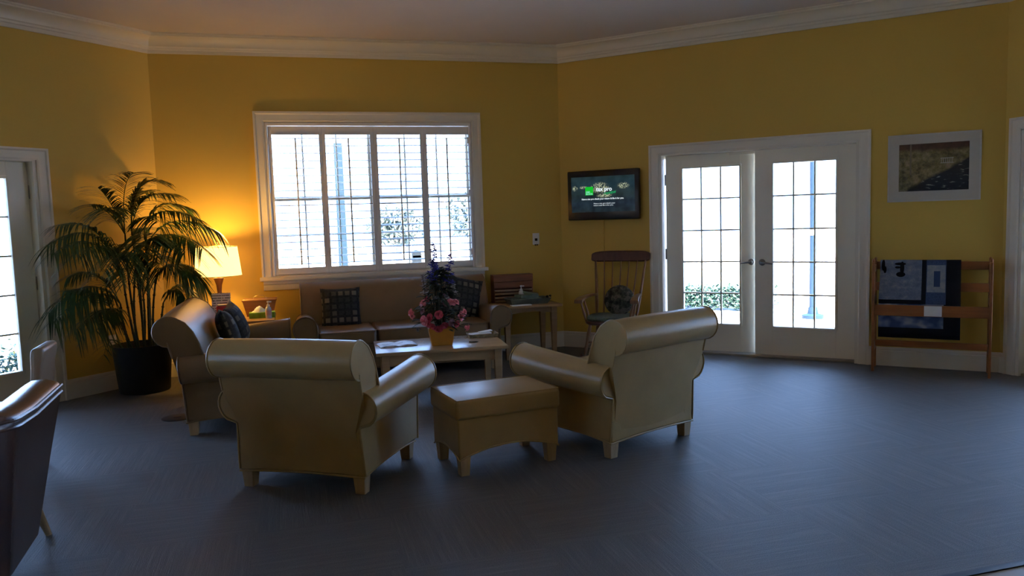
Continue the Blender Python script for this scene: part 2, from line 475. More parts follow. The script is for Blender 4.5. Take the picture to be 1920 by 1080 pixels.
for i in range(4):
    e0, e1 = edges[i]+.0003, edges[i+1]-.0003; a, b = xs[i]
    z0, z1 = 1.008, 2.332; pz0, pz1 = sz0+.004, sz1-.034
    t = wroot('shutter_panel', slabels[i], 'shutter', 'back', (e0+e1)/2, 0, pz0, 'plantation shutters on the back window')
    c = (e0+e1)/2; T = .028; y0 = .0
    g = G(); L = lambda x: x-c; Z = lambda z: z-pz0
    g.bb(L(e0), L(a), y0, y0+T, 0, pz1-pz0); g.bb(L(b), L(e1), y0, y0+T, 0, pz1-pz0)
    g.bb(L(a), L(b), y0, y0+T, 0, z0-pz0); g.bb(L(a), L(b), y0, y0+T, z1-pz0, pz1-pz0)
    g.build('panel_frame', M_shut, t, bev=.003, smooth=30)
    g = G(); nl = 18
    for k in range(nl):
        z = z0 + (z1-z0)*(k+.5)/nl
        pr = [(-.040,0),(-.02,.0048),(0,.006),(.02,.0048),(.040,0),(.02,-.0048),(0,-.006),(-.02,-.0048)]
        ca, sa = math.cos(R_(tilt[i])), math.sin(R_(tilt[i]))
        f3 = lambda x: (lambda p: (x, y0+T/2+p[0]*ca-p[1]*sa, Z(z)+p[0]*sa+p[1]*ca))
        g.prism(pr, f3(L(a)+.002), f3(L(b)-.002))
    g.build('louver_bank', M_louv_shade, t, smooth=50)
    g = G(); g.bb(-.008, .008, y0+T/2-.052, y0+T/2-.041, Z(z0)+.03, Z(z1)-.04, .002)
    g.build('tilt_rod', M_shut, t, smooth=30)
    if i in (0, 3):
        for zz in (1.1, 1.72, 2.27):
            g = G(); hx = L(e0)+.004 if i == 0 else L(e1)-.004
            g.bb(hx-.012, hx+.012, -.006, .0, Z(zz)-.035, Z(zz)+.035, .002); g.build('hinge', M_shut, t)

# ------------------------------------------------------------------ upholstered seats
def fdisc(c, r, n=20):
    return [Vector((c[0]+r*math.cos(2*PI*k/n), c[1], c[2]+r*math.sin(2*PI*k/n))) for k in range(n)]
def arched(g, wb, wt, db, dt, z0, z1, arch, arch_s=None, y0=0, n=10):
    arch_s = arch if arch_s is None else arch_s
    def ring(w, d, z, ar, ars):
        pts = []
        cs = [(-w,-d),(w,-d),(w,d),(-w,d)]
        for k in range(4):
            a, b = cs[k], cs[(k+1) % 4]; A = ar if k % 2 == 0 else ars
            for i in range(n):
                u = i/n; h = A*(math.sin(PI*u)**.8 if A else 0)
                pts.append(Vector((a[0]+(b[0]-a[0])*u, a[1]+(b[1]-a[1])*u+y0, z+h)))
        return pts
    g.rings([ring(wb, db, z0, arch, arch_s), ring((wb+wt)/2, (db+dt)/2, (z0+z1)/2, 0, 0), ring(wt, dt, z1, 0, 0)])
    return ring(wb, db, z0, arch, arch_s)
def make_seat(name, label, cat, HB, ncush, mat, loc, rz, group=None, armf=.42, roll=True, backtop=.845):
    t = thing(name, label, cat, loc, rz, group)
    # body (skirted frame)
    g = G(); rng = arched(g, HB-.006, HB-.03, .352, .345, .095, .40, .012, .022, y0=-.015)
    body = g.build('frame', mat, t, bev=.012, smooth=40)
    g = G(); g.loop(rng, .0055); g.build('piping', mat, body)
    # scrolled back
    dz = backtop-.845
    prof = [(-.355,.105),(-.385,.35),(-.425,.56+dz*.5),(-.452,.665+dz)]
    for k in range(13):
        a = R_(262 - k*(262-62)/12); prof.append((-.438+.103*math.cos(a), .742+dz+.103*math.sin(a)))
    prof += [(-.335,.800+dz),(-.285,.735+dz),(-.248,.65+dz*.6),(-.222,.56),(-.205,.46),(-.20,.30),(-.20,.105)]
    def hw(z):
        f_ = min(1, max(0, (z-.40)/.12)); return HB-.035 + .068*f_
    g = G()
    b = g.bm
    nx = 9
    rings = []
    for i in range(nx):
        u = -1 + 2*i/(nx-1)
        sag = .006*(1-u*u)
        rings.append([Vector((u*hw(p[1]), p[0] - (sag if p[0] < -.3 else -sag), p[1] + (sag if p[1] > .8 else 0))) for p in prof])
    g.rings(rings)
    back = g.build('backrest', mat, t, bev=.014, smooth=50)
    for sx in (-1, 1):
        g = G(); pts = [Vector((sx*(hw(p[1])-.002), p[0], p[1])) for p in prof]
        g.tube([p for p in pts if p.z > .36], .006, 6)
        g.build('piping', mat, back)
    # arms: rolled top running into the side panel (keyhole section)
    for sx in (-1, 1):
        def sec(y, u):
            r = .094 + .012*u; zc = .470 + .040*u**1.3; xc = HB - .004 + .012*u
            P2 = [(HB-.10, .105), (HB-.002, .105), (HB-.008, .24), (HB-.014, zc-r*1.08)]
            for k in range(15):
                a = R_(-58 + k*(238/14)); P2.append((xc+r*math.cos(a), zc+r*1.03*math.sin(a)))
            P2 += [(xc-r*1.0, zc-.06), (HB-.10, .30)]
            rk = lambda z: (-.03*max(0, (z-.105)/.45))*(1-u)
            fk = lambda z: (-.055*max(0, (.42-z)/.32) if z < .42 else 0)*u
            return [Vector((sx*x, y+rk(z)+fk(z), z)) for x, z in P2]
        g = G(); yr = -.362
        ss = [(yr, 0)] + [(yr+.012+(armf-yr-.024)*k/7, k/7) for k in range(8)] + [(armf, 1)]
        rr_ = [sec(y, min(1, max(0, u))) for y, u in ss]
        cen0 = sum(rr_[0], Vector())/len(rr_[0])
        g.rings(rr_)
        arm = g.build('arm', mat, t, bev=.014, smooth=50)
        for ring in (rr_[0], rr_[-1]):
            g = G(); g.tube(ring[1:20], .0055, 6); g.build('piping', mat, arm)
    # seat cushions
    wi = 2*(HB-.10)/ncush
    for k in range(ncush):
        x0 = -(HB-.10)+wi*k
        g = G(); g.bb(x0+.004, x0+wi-.004, -.235, armf-.03, .325, .465, .035)
        cu = g.build('seat_cushion', mat, t, smooth=60)
        g = G(); zz = .44
        g.loop([(x0+.02,-.22,.462),(x0+wi-.02,-.22,.462),(x0+wi-.006,armf-.05,.458),(x0+wi-.02,armf-.032,.455),(x0+.02,armf-.032,.455),(x0+.006,armf-.05,.458)], .005)
        g.build('piping', mat, cu)
    for (sx, sy) in ((-1,-1),(1,-1),(1,1),(-1,1)):
        g = G(); x, y = sx*(HB-.045), (-.325 if sy < 0 else .285)
        def sq(h, z): return [Vector((x-h,y-h,z)), Vector((x+h,y-h,z)), Vector((x+h,y+h,z)), Vector((x-h,y+h,z))]
        g.rings([sq(.028, 0), sq(.036, .11), sq(.036, .15)])
        g.build('leg', M_legw, t, bev=.003, smooth=30)
    return t
make_seat('club_chair', 'tan leather club chair seen from behind, left of the ottoman', 'armchair', .385, 1, M_tan, (-2.69,-3.515,0), R_(-31), 'tan leather club chairs')
make_seat('club_chair', 'tan leather club chair with its rolled back toward the glass doors, right of the ottoman', 'armchair', .385, 1, M_tan, (-.903,-3.449,0), R_(23), 'tan leather club chairs')
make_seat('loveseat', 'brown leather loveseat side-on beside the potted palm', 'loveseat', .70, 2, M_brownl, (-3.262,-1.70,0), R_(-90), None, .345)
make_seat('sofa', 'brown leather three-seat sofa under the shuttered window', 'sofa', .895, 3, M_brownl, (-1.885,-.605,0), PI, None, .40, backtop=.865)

# ottoman
t = thing('ottoman', 'tan leather ottoman with arched skirt between the two club chairs', 'ottoman', (-1.745,-3.665,0), R_(9))
g = G(); rng = arched(g, .315, .315, .215, .215, .095, .335, .062, .045, n=14)
b_ = g.build('skirt', M_tan, t, bev=.008, smooth=40)
g = G(); g.loop(rng, .0055); g.build('piping', M_tan, b_)
g = G(); g.bb(-.328, .328, -.228, .228, .325, .440, .022)
lid = g.build('lid_cushion', M_tan, t, smooth=60)
g = G(); g.loop([(-.318,-.218,.437),(.318,-.218,.437),(.318,.218,.437),(-.318,.218,.437)], .006); g.build('piping', M_tan, lid)
for sx in (-1,1):
    for sy in (-1,1):
        g = G(); x, y = sx*.275, sy*.175
        g.rings([[Vector((x-h,y-h,z)),Vector((x+h,y-h,z)),Vector((x+h,y+h,z)),Vector((x-h,y+h,z))] for h, z in ((.026,0),(.033,.11),(.033,.20))])
        g.build('leg', M_legw, t, bev=.003, smooth=30)

# ------------------------------------------------------------------ tables
def make_table(name, label, cat, loc, rz, hx, hy, h, legw=.058, apron=.085, mat=M_maple, arch=.03, group=None):
    t = thing(name, label, cat, loc, rz, group)
    g = G(); g.bb(-hx, hx, -hy, hy, h-.030, h, .009); g.build('tabletop', mat, t, smooth=30)
    ins = .045
    for sx in (-1,1):
        for sy in (-1,1):
            g = G(); x, y = sx*(hx-ins-legw/2), sy*(hy-ins-legw/2)
            a, b2 = legw/2, legw*.32
            g.rings([[Vector((x-k,y-k,z)),Vector((x+k,y-k,z)),Vector((x+k,y+k,z)),Vector((x-k,y+k,z))] for k, z in ((b2,0),(a*.95,h-.03-apron-.06),(a,h-.030))])
            g.build('leg', mat, t, bev=.003, smooth=30)
    g = G()
    def rail(p0, p1, n=12):
        p0, p1 = Vector(p0), Vector(p1); d = (p1-p0).normalized(); nn = Vector((-d.y, d.x, 0))*.011
        R2 = []
        for i in range(n+1):
            u = i/n; p = p0+(p1-p0)*u; zb = h-.03-apron + arch*math.sin(PI*u)**.7
            R2.append([p-nn+Vector((0,0,zb)), p+nn+Vector((0,0,zb)), p+nn+Vector((0,0,h-.030)), p-nn+Vector((0,0,h-.030))])
        g.rings(R2)
    X, Y = hx-ins-legw/2, hy-ins-legw/2
    rail((-X,-Y,0),(X,-Y,0)); rail((-X,Y,0),(X,Y,0)); rail((-X,-Y,0),(-X,Y,0)); rail((X,-Y,0),(X,Y,0))
    g.build('apron', mat, t, smooth=30)
    return t
make_table('coffee_table', 'light wood coffee table with the flower arrangement on it', 'coffee table', (-1.735,-1.80,0), R_(-4), .525, .325, .43, .062, .095, arch=.02)
make_table('end_table', 'light wood end table right of the sofa, with arched rails', 'side table', (-.555,-.37,0), 0, .325, .265, .555, .062, .07, arch=.028)
make_table('lamp_table', 'light wood corner table under the lit lamp', 'side table', (-3.385,-.43,0), 0, .335, .31, .585, .06, .07, arch=.028)

# ------------------------------------------------------------------ pillows
def pillow_mesh(s=.21, T=.075, n=14, corner=.035):
    g = G(); b = g.bm
    def P_(u, v, sg):
        e = (1-abs(u)**2.6)*(1-abs(v)**2.6)
        k = 1 - corner*(1-abs(u*v))/.21*.5
        w = 1-.10*(1-v*v)*abs(u)**3*0
        x = u*s*(1-.07*(1-v*v)*(abs(u)**3)); y = v*s*(1-.07*(1-u*u)*(abs(v)**3))
        return Vector((x, y, sg*T*max(e,0)**.55))
    grids = []
    for sg in (1,-1):
        grids.append([[b.verts.new(P_(-1+2*i/n, -1+2*j/n, sg)) for j in range(n+1)] for i in range(n+1)])
    for k, V in enumerate(grids):
        for i in range(n):
            for j in range(n):
                fcs = (V[i][j], V[i+1][j], V[i+1][j+1], V[i][j+1])
                b.faces.new(fcs if k == 0 else tuple(reversed(fcs)))
    bmesh.ops.remove_doubles(b, verts=b.verts[:], dist=.0008)
    return g
M_plaid = plaid('plaid_black_tan', (.031,.031,0)); M_plaid2 = plaid('plaid_black_blue', (.02,.04,0))
def pillow(label, loc, rot, mat, s=.21, T=.07):
    o = pillow_mesh(s, T).build('throw_pillow', mat, None, smooth=60)
    o.location = loc; o.rotation_euler = rot
    tag(o, label, 'pillow', 'plaid throw pillows')
pillow('black and tan checked pillow standing upright at the left end of the sofa', (-2.44,-.475,.635), (R_(78),0,R_(-2)), M_plaid, .190, .065)
pillow('dark checked pillow tilted at the right end of the sofa, behind the flowers', (-1.245,-.485,.665), (R_(76),R_(14),R_(6)), M_plaid, .205, .065)
pillow('dark plaid pillow nearer the viewer on the loveseat', (-3.385,-1.62,.628), (R_(72),R_(4),R_(98)), M_plaid2, .175, .075)
pillow('dark plaid pillow on the loveseat, the one nearer the lamp table', (-3.345,-1.26,.632), (R_(68),R_(-6),R_(86)), M_plaid2, .180, .075)

# ------------------------------------------------------------------ lamp
LX, LY, LZ = -3.535, -.42, .585
t = thing('table_lamp', 'lit table lamp with drum shade and turned wooden base in the corner', 'lamp', (LX,LY,LZ))
g = G(); g.lathe([(.001,0),(.075,0),(.078,.012),(.05,.022),(.036,.06),(.030,.12),(.022,.20),(.020,.26),(.026,.32),(.044,.375),(.046,.385),(.02,.390),(.012,.40),(.012,.42),(.001,.42)], n=28)
g.build('base', M_lampw, t)
g = G(); g.tube([(0,0,.41),(0,0,.50)], .008, 8); g.lathe([(.001,.42),(.016,.42),(.016,.47),(.001,.47)], n=12)
M_brs = plain('brass_socket', (.5,.33,.1), .3, .5, 1)
g.build('socket', M_brs, t)
g = G(); g.lathe([(.001,.685),(.006,.686),(.006,.708),(.010,.716),(.009,.728),(.001,.733)], n=12); g.build('finial', M_brs, t)
ms = N('lamp_shade_cloth'); n_ = ms.n; n_.remove(ms.p)
df = ms.new('ShaderNodeBsdfDiffuse'); df.inputs[0].default_value = (.85,.72,.46,1)
tr = ms.new('ShaderNodeBsdfTranslucent'); tr.inputs[0].default_value = (.95,.74,.36,1)
em = ms.new('ShaderNodeEmission'); em.inputs[0].default_value = (1,.74,.28,1); em.inputs[1].default_value = 1.5
m1 = ms.new('ShaderNodeMixShader'); m1.inputs[0].default_value = .55
ad = ms.new('ShaderNodeAddShader')
ms.link(df.outputs[0], m1.inputs[1]); ms.link(tr.outputs[0], m1.inputs[2]); ms.link(m1.outputs[0], ad.inputs[0]); ms.link(em.outputs[0], ad.inputs[1]); ms.link(ad.outputs[0], ms.out.inputs[0])
g = G(); n = 40; ro0, ro1, z0, z1 = .208, .180, .405, .675
g.rings([[Vector((r*math.cos(2*PI*k/n), r*math.sin(2*PI*k/n), z)) for k in range(n)] for r, z in ((ro0,z0),((ro0+ro1)/2,(z0+z1)/2),(ro1,z1),(ro1-.002,z1),((ro0+ro1)/2-.002,(z0+z1)/2),(ro0-.002,z0),(ro0,z0))], False, False)
sh = g.build('shade', ms.m, t); sh['label'] = 'cream cloth drum shade glowing yellow'
M_gold = plain('gold_trim', (.5,.36,.12), .5)
g = G(); g.loop([(ro0*math.cos(2*PI*k/n), ro0*math.sin(2*PI*k/n), z0) for k in range(n)], .003); g.build('shade_ring', M_gold, sh)
g = G(); g.loop([(ro1*math.cos(2*PI*k/n), ro1*math.sin(2*PI*k/n), z1) for k in range(n)], .003)
for k in range(3):
    a = 2*PI*k/3; g.tube([(0,0,.69),(ro1*math.cos(a), ro1*math.sin(a), z1)], .002, 5)
g.build('shade_ring', M_gold, sh)
g = G(); g.ball((0,0,.545), (.03,.03,.042), 14, 10)
bu = g.build('bulb', emit('bulb_glow', (1,.72,.30), 14), t)
ld = bpy.data.lights.new('lamp_bulb_light', 'POINT'); ld.energy = 34; ld.color = (1,.55,.13); ld.shadow_soft_size = .045
lo = bpy.data.objects.new('lamp_bulb_light', ld); COL.objects.link(lo); lo.location = (0,0,.60); lo.parent = t

# ------------------------------------------------------------------ things on the lamp table
t = thing('wooden_box', 'open brown wooden box with a wire handle, on the lamp table', 'box', (-3.19,-.27,.585))
g = G()
def trap(w0, w1, d0, d1, z0, z1): return [[Vector((sx*w, sy*d, z)) for sx, sy in ((-1,-1),(1,-1),(1,1),(-1,1))] for w, d, z in ((w0,d0,z0),(w1,d1,z1))]
r0, r1 = trap(.120,.155,.075,.095,0,.150)
i1, i0 = [[Vector((p.x*.93, p.y*.90, p.z)) for p in r1], [Vector((p.x*.91, p.y*.86, .012)) for p in r0]]
g.rings([r0, r1, i1, i0]); g.build('body', M_boxw, t, smooth=0)
g = G(); g.loop([(-.157,-.097,.150),(.157,-.097,.150),(.157,.097,.150),(-.157,.097,.150)], .007); g.build('rim', M_boxw, t)
g = G(); g.tube([(-.055,0,.150),(-.058,0,.172),(-.035,0,.186),(0,0,.190),(.035,0,.186),(.058,0,.172),(.055,0,.150)], .0035, 6)
g.tube([(-.157,0,.15),(.157,0,.15)], .006, 6); g.build('handle', plain('wire_metal', (.55,.40,.18), .35, .5, 1), t)
t = thing('tissue_box', 'green tissue box with a white tissue pulled up, on the lamp table', 'tissue box', (-3.165,-.50,.585))
g = G(); g.bb(-.115,.115,-.058,.058,0,.052,.002); g.build('carton', M_tissue, t, smooth=30)
g = G(); b = g.bm; nn = 12
rings = []
for k in range(6):
    u = k/5; rr = .055*(1-u)**.7+.002; rings.append([Vector((-.03+rr*1.15*math.cos(2*PI*j/nn)*(1+.25*math.sin(3*2*PI*j/nn+k)) + .01*u, rr*.6*math.sin(2*PI*j/nn)*(1+.2*math.cos(4*2*PI*j/nn)), .050+.060*u)) for j in range(nn)])
g.rings(rings); g.build('tissue', M_paper, t, smooth=60)
def pump_bottle(label, loc, s=1.0, mat=None, group=None):
    t = thing('pump_bottle', label, 'bottle', loc, 0, group)
    g = G(); g.lathe([(.001,0),(.026*s,0),(.028*s,.006*s),(.028*s,.085*s),(.024*s,.100*s),(.012*s,.112*s),(.001,.112*s)], n=20); g.build('bottle_body', mat, t)
    g = G(); g.lathe([(.001,.110*s),(.014*s,.110*s),(.014*s,.126*s),(.005*s,.128*s),(.005*s,.150*s),(.001,.150*s)], n=16); g.bb(-.006*s,.030*s,-.006*s,.006*s,.148*s,.158*s,.002)
    g.lathe([(.001,.146*s),(.011*s,.147*s),(.011*s,.160*s),(.001,.162*s)], n=12); g.build('pump', M_white, t)
    g = G(); g.lathe([(.0284*s,.030*s),(.0284*s,.078*s)], n=20); g.build('wrap', plain('label_'+str(s), (.45,.30,.28), .5), t)
pump_bottle('clear pump bottle of hand sanitizer in front of the tissue box', (-3.105,-.60,.585), 1.0, plain('gel_plastic', (.42,.44,.50), .15, .5))
t = thing('sign_holder', 'white printed notice standing on the lamp table in front of the lamp', 'sign', (-3.51,-.63,.585), R_(-8))
ml = N('printed_notice'); v = ml.coord('Object', (1,1,1))
wv = ml.new('ShaderNodeTexWave', bands_direction='Z'); wv.inputs['Scale'].default_value = 14; wv.inputs['Distortion'].default_value = 0; ml.link(v, wv.inputs['Vector'])
br = ml.noise(ml.coord('Object', (60,1,34)), 1, 1)
ink = ml.math('MULTIPLY', ml.math('GREATER_THAN', wv.outputs['Fac'], .72), ml.math('GREATER_THAN', br, .42))
ml.set(ml.mix(ink, (.75,.72,.66), (.12,.12,.12)), .6, .3)
Mt = Matrix.Rotation(R_(-10), 4, 'X')
g = G(); g.box((0,0,.135),(.165,.004,.250), Matrix.Rotation(R_(-10),4,'X')); g.build('sheet', ml.m, t, smooth=0)
g = G(); g.bb(-.09,.09,-.035,.055,0,.006); g.build('stand', glassmat('acrylic', (.9,.9,.9)), t, smooth=0)
t = thing('red_box', 'small red box beside the printed notice on the lamp table', 'box', (-3.495,-.703,.585), R_(5))
g = G(); g.bb(-.05,.05,-.022,.022,0,.150,.003); g.build('carton', plain('red_card', (.45,.03,.03), .5), t, smooth=30)
g = G(); g.bb(-.04,.04,-.018,.018,.150,.162,.003); g.build('lid', plain('cream_card', (.6,.5,.38), .5), t, smooth=30)

# ------------------------------------------------------------------ things on the end table
t = thing('wooden_crate', 'wooden slatted crate standing on edge against the wall on the end table', 'crate', (-.635,-.165,.555))
g = G()
g.bb(-.215,.215,-.078,-.066,.222,.292); g.bb(-.214,.214,-.077,-.0655,.150,.219); g.bb(-.212,.212,.045,.057,.0,.285)
for sx in (-1,1): g.bb(sx*.215, sx*.203, -.07, .06, 0, .292)
g.bb(-.203,.203,-.07,.06,.280,.292)
bo = g.build('back_boards', M_crate, t, bev=.002, smooth=30)
for k, z in enumerate((.130,.095,.055,.018)):
    g = G(); g.bb(-.203,.203,-.076,-.066,z-.014,z+.008); g.build('slat', M_crate2, t, bev=.002, smooth=30)
t = thing('tray', 'shallow grey-green tray of papers in front of the crate on the end table', 'tray', (-.545,-.43,.555), R_(2))
g = G(); r0, r1 = trap(.190,.222,.10,.125,0,.058); i1 = [Vector((p.x*.97,p.y*.95,p.z)) for p in r1]; i0 = [Vector((p.x*.96,p.y*.93,.008)) for p in r0]
g.rings([r0, r1, i1, i0]); g.build('tray_body', plain('grey_green_tray', (.10,.115,.085), .5, .4, var=.3, scale=12), t, smooth=0)
g = G(); g.bb(-.15,.13,-.075,.065,.012,.058,.004); g.box((.0,.02,.072),(.22,.13,.030),(0,R_(5),R_(14))); g.box((.05,.03,.098),(.15,.11,.020),(R_(3),R_(9),R_(-12))); g.build('paper_stack', plain('grey_green_papers', (.16,.20,.13), .7, var=.5, scale=9), t, smooth=0)
g = G(); g.ball((.20,-.06,.066),(.018,.013,.013)); g.ball((.235,-.05,.07),(.014,.012,.012)); g.build('clip', M_black, t)
pump_bottle('small white pump bottle behind the tray on the end table', (-.562,-.273,.555), 1.10, plain('white_bottle', (.72,.70,.64), .3))
o = G().box((0,0,.004),(.21,.075,.006),(0,0,R_(2))).build('paper_sheet', M_paper, None, smooth=0); o.location = (-.66,-.585,.5545)
tag(o, 'white paper at the front edge of the end table', 'paper')

# ------------------------------------------------------------------ things on the coffee table
mg = N('magazine_cover'); v = mg.coord('Object', (1,1,1))
mg.set(mg.ramp(mg.noise(v, 14, 3), [(.38,(.30,.30,.33)), (.5,(.62,.62,.64)), (.62,(.72,.72,.72))]), .35, .5)
g = G()
b = g.bm; n = 12
ringsT = [[Vector((-.15+.30*i/n, y, .004+.010*math.sin(PI*abs(-1+2*i/n))*1+.003)) for i in range(n+1)] for y in (-.105,.105)]
ringsB = [[Vector((p.x, p.y, .0)) for p in r] for r in ringsT]
g.rings([ringsT[0]+list(reversed(ringsB[0])), ringsT[1]+list(reversed(ringsB[1]))])
o = g.build('open_magazine', mg.m, None, smooth=30); o.location = (-2.075,-1.745,.430); o.rotation_euler = (0,0,R_(3))
tag(o, 'open magazine lying at the left end of the coffee table', 'magazine')
t = thing('napkin_basket', 'flat woven tray of papers on the right back corner of the coffee table', 'tray', (-1.315,-1.60,.430), R_(-2))
g = G(); r0, r1 = trap(.120,.130,.065,.075,0,.028); i1 = [Vector((p.x*.95,p.y*.93,p.z)) for p in r1]; i0 = [Vector((p.x*.94,p.y*.9,.006)) for p in r0]
g.rings([r0, r1, i1, i0]); g.build('tray_body', plain('woven_straw', (.25,.20,.10), .7, var=.4, scale=50), t, smooth=0)
g = G(); g.box((-.02,0,.024),(.18,.10,.012),(0,R_(-3),R_(6))); g.box((.03,.01,.040),(.12,.05,.004),(R_(4),R_(-5),R_(12))); g.build('paper_stack', M_paper, t, smooth=0)
o = G().tube([(0,0,.006),(.06,-.015,.006),(.075,-.02,.006)], [.005,.005,.002], 8).build('pen', M_black, None); o.location = (-1.50,-1.90,.430); tag(o, 'dark pen lying right of the flower pot on the coffee table', 'pen')

# flower arrangement
FX, FY, FZ = -1.725, -1.88, .430
t = thing('flower_arrangement', 'pink and blue flower arrangement in a square yellow planter on the coffee table', 'flowers', (FX,FY,FZ), R_(-6))
g = G(); r0, r1 = trap(.082,.108,.070,.092,0,.145); i1 = [Vector((p.x*.92,p.y*.92,p.z)) for p in r1]; i0 = [Vector((p.x*.95,p.y*.95,.118)) for p in r1]
g.rings([r0, r1, i1, i0]); g.build('planter', plain('yellow_ochre_glaze', (.40,.165,.016), .5, .4, var=.06), t, bev=.004, smooth=30)
rng = random.Random(5)
g = G()
def leafblade(g, p, d, L, w, droop=.3, up=Vector((0,0,1))):
    d = Vector(d).normalized(); s = d.cross(up)
    s = s.normalized() if s.length > 1e-3 else Vector((1,0,0))
    n = 4; A = []; B = []
    for i in range(n+1):
        u = i/n; c = Vector(p) + d*L*u + Vector((0,0,-droop*L*u*u)); ww = w*math.sin(PI*min(.98, .12+u*.86))
        A.append(c - s*ww); B.append(c + s*ww + Vector((0,0,0)))
    va = [g.bm.verts.new(x) for x in A]; vb = [g.bm.verts.new(x) for x in B]; vm = [g.bm.verts.new((x+y)/2 + Vector((0,0,w*.35))) for x, y in zip(A, B)]
    for i in range(n):
        g.bm.faces.new((va[i], va[i+1], vm[i+1], vm[i])); g.bm.faces.new((vm[i], vm[i+1], vb[i+1], vb[i]))
for k in range(230):
    a = rng.uniform(0, 2*PI); z = rng.uniform(.13, .62); rr = (.20 - .17*max(0, (z-.2)/.45))*rng.uniform(.1, 1)
    p = Vector((rr*math.cos(a), rr*.8*math.sin(a), z)); d = Vector((math.cos(a), .8*math.sin(a), rng.uniform(-.2,.9)))
    leafblade(g, p, d, rng.uniform(.05,.10), rng.uniform(.012,.022), .4)
for k in range(26):
    a = rng.uniform(0, 2*PI); p = Vector((.03*math.cos(a), .03*math.sin(a), .12)); tip = Vector((.15*math.cos(a)*rng.random(), .12*math.sin(a)*rng.random(), rng.uniform(.3,.58)))
    g.tube([p, (p+tip)/2+Vector((0,0,.03)), tip], .003, 5)
g.build('foliage', M_leaf2, t, smooth=0)
M_pink = plain('pink_petals', (.80,.25,.27), .7, .2, var=.35, scale=70); M_mag = plain('magenta_petals', (.45,.07,.10), .7, .2, var=.4, scale=70)
M_mauve = plain('mauve_petals', (.30,.15,.17), .7, .2, var=.4, scale=70); M_blue = plain('blue_petals', (.055,.05,.33), .7, .2, var=.4, scale=60); M_pale = plain('pale_petals', (.30,.26,.25), .7, .2, var=.3, scale=60)
def carnation(p, r, mat, seed):
    rn = random.Random(seed); g = G(); p = Vector(p); out = (p - Vector((0,0,.22))).normalized()
    qd = out.to_track_quat('Z', 'Y').to_matrix().to_4x4()
    for layer in range(4):
        n = 9 - layer
        for k in range(n):
            a = 2*PI*(k + .5*layer)/n + rn.uniform(-.2,.2); el = .12 + layer*.36
            R1 = r*(1-.10*layer)
            pts = []
            for (rad, wd) in ((.05,.05),(.55,.34),(.92,.42),(1.0,.22)):
                zz = R1*rad*math.sin(el) + rn.uniform(-.04,.04)*r
                xx = R1*rad*math.cos(el)
                for sg in (-1, 1):
                    aa = a + sg*wd/max(rad,.3)*.9
                    pts.append(p + qd @ Vector((xx*math.cos(aa), xx*math.sin(aa), zz + rn.uniform(-.03,.03)*r)))
            vs = [g.bm.verts.new(x) for x in pts]
            for i in range(3): g.bm.faces.new((vs[2*i], vs[2*i+1], vs[2*i+3], vs[2*i+2]))
    g.ball(p - out*r*.15, r*.42, 8, 6)
    g.build('blossom', mat, t, smooth=60)
# flowers: x right, z up in metres from the pot's foot (front half), y slightly toward the viewer
FL = [(-.135,.345,-.03,.042,0),(-.105,.375,-.02,.036,1),(-.235,.275,-.02,.040,0),(-.225,.248,-.04,.030,0),(-.135,.215,-.09,.046,0),(-.090,.235,-.07,.036,1),(-.145,.285,-.05,.030,2),
      (-.105,.185,-.10,.034,1),(-.02,.255,-.09,.038,1),(.085,.345,-.06,.042,0),(.125,.345,-.04,.034,0),(.04,.335,-.07,.034,2),(.035,.42,-.05,.030,2),(.075,.19,-.10,.036,2),(.155,.235,-.08,.044,0),
      (.185,.262,-.05,.036,0),(.12,.175,-.08,.034,1),(.205,.135,-.05,.036,0),(-.03,.15,-.11,.040,1),(.02,.17,-.10,.034,1),(-.07,.165,-.10,.032,1),(-.19,.14,-.05,.022,4),(.05,.39,-.06,.026,4),(-.03,.39,-.05,.022,4)]
for i, (x, z, y, r, k) in enumerate(FL):
    carnation((x,y,z), r, [M_pink, M_mag, M_mauve, M_blue, M_pale][k], i)
def spike(p0, p1, r0, mat, seed, n=26, name='flower_spike'):
    rn = random.Random(seed); g = G(); p0, p1 = Vector(p0), Vector(p1)
    for i in range(n):
        u = i/n; p = p0.lerp(p1, u); a = rn.uniform(0, 2*PI); rr = r0*(1-.65*u)
        c = p + Vector((rr*math.cos(a), rr*math.sin(a), rn.uniform(-.01,.01)))
        for k in range(5):
            b_ = 2*PI*k/5 + a; d = Vector((math.cos(b_), math.sin(b_)*.8, .4*math.sin(b_*2)+.2)); leafblade(g, c, d, .026*(1.2-.5*u), .011, .1)
    s_ = g.build(name, mat, t, smooth=0)
    g = G(); g.tube([p0-Vector((0,0,.25)), p0, p1], [.003,.003,.0015], 5); g.build('stem', M_leaf2, s_)
spike((-.055,-.02,.53),(-.035,-.02,.835), .034, M_blue, 1, 34); spike((.065,-.01,.50),(.105,-.01,.735), .034, M_blue, 2, 28); spike((-.03,.01,.50),(-.035,.01,.70), .034, M_blue, 3, 24)
spike((-.12,-.02,.43),(-.135,-.02,.58), .02, M_pale, 4, 12); spike((.02,.02,.50),(.03,.02,.63), .022, M_leaf2, 5, 18); spike((.11,.0,.40),(.115,0,.50), .015, M_pale, 6, 10)

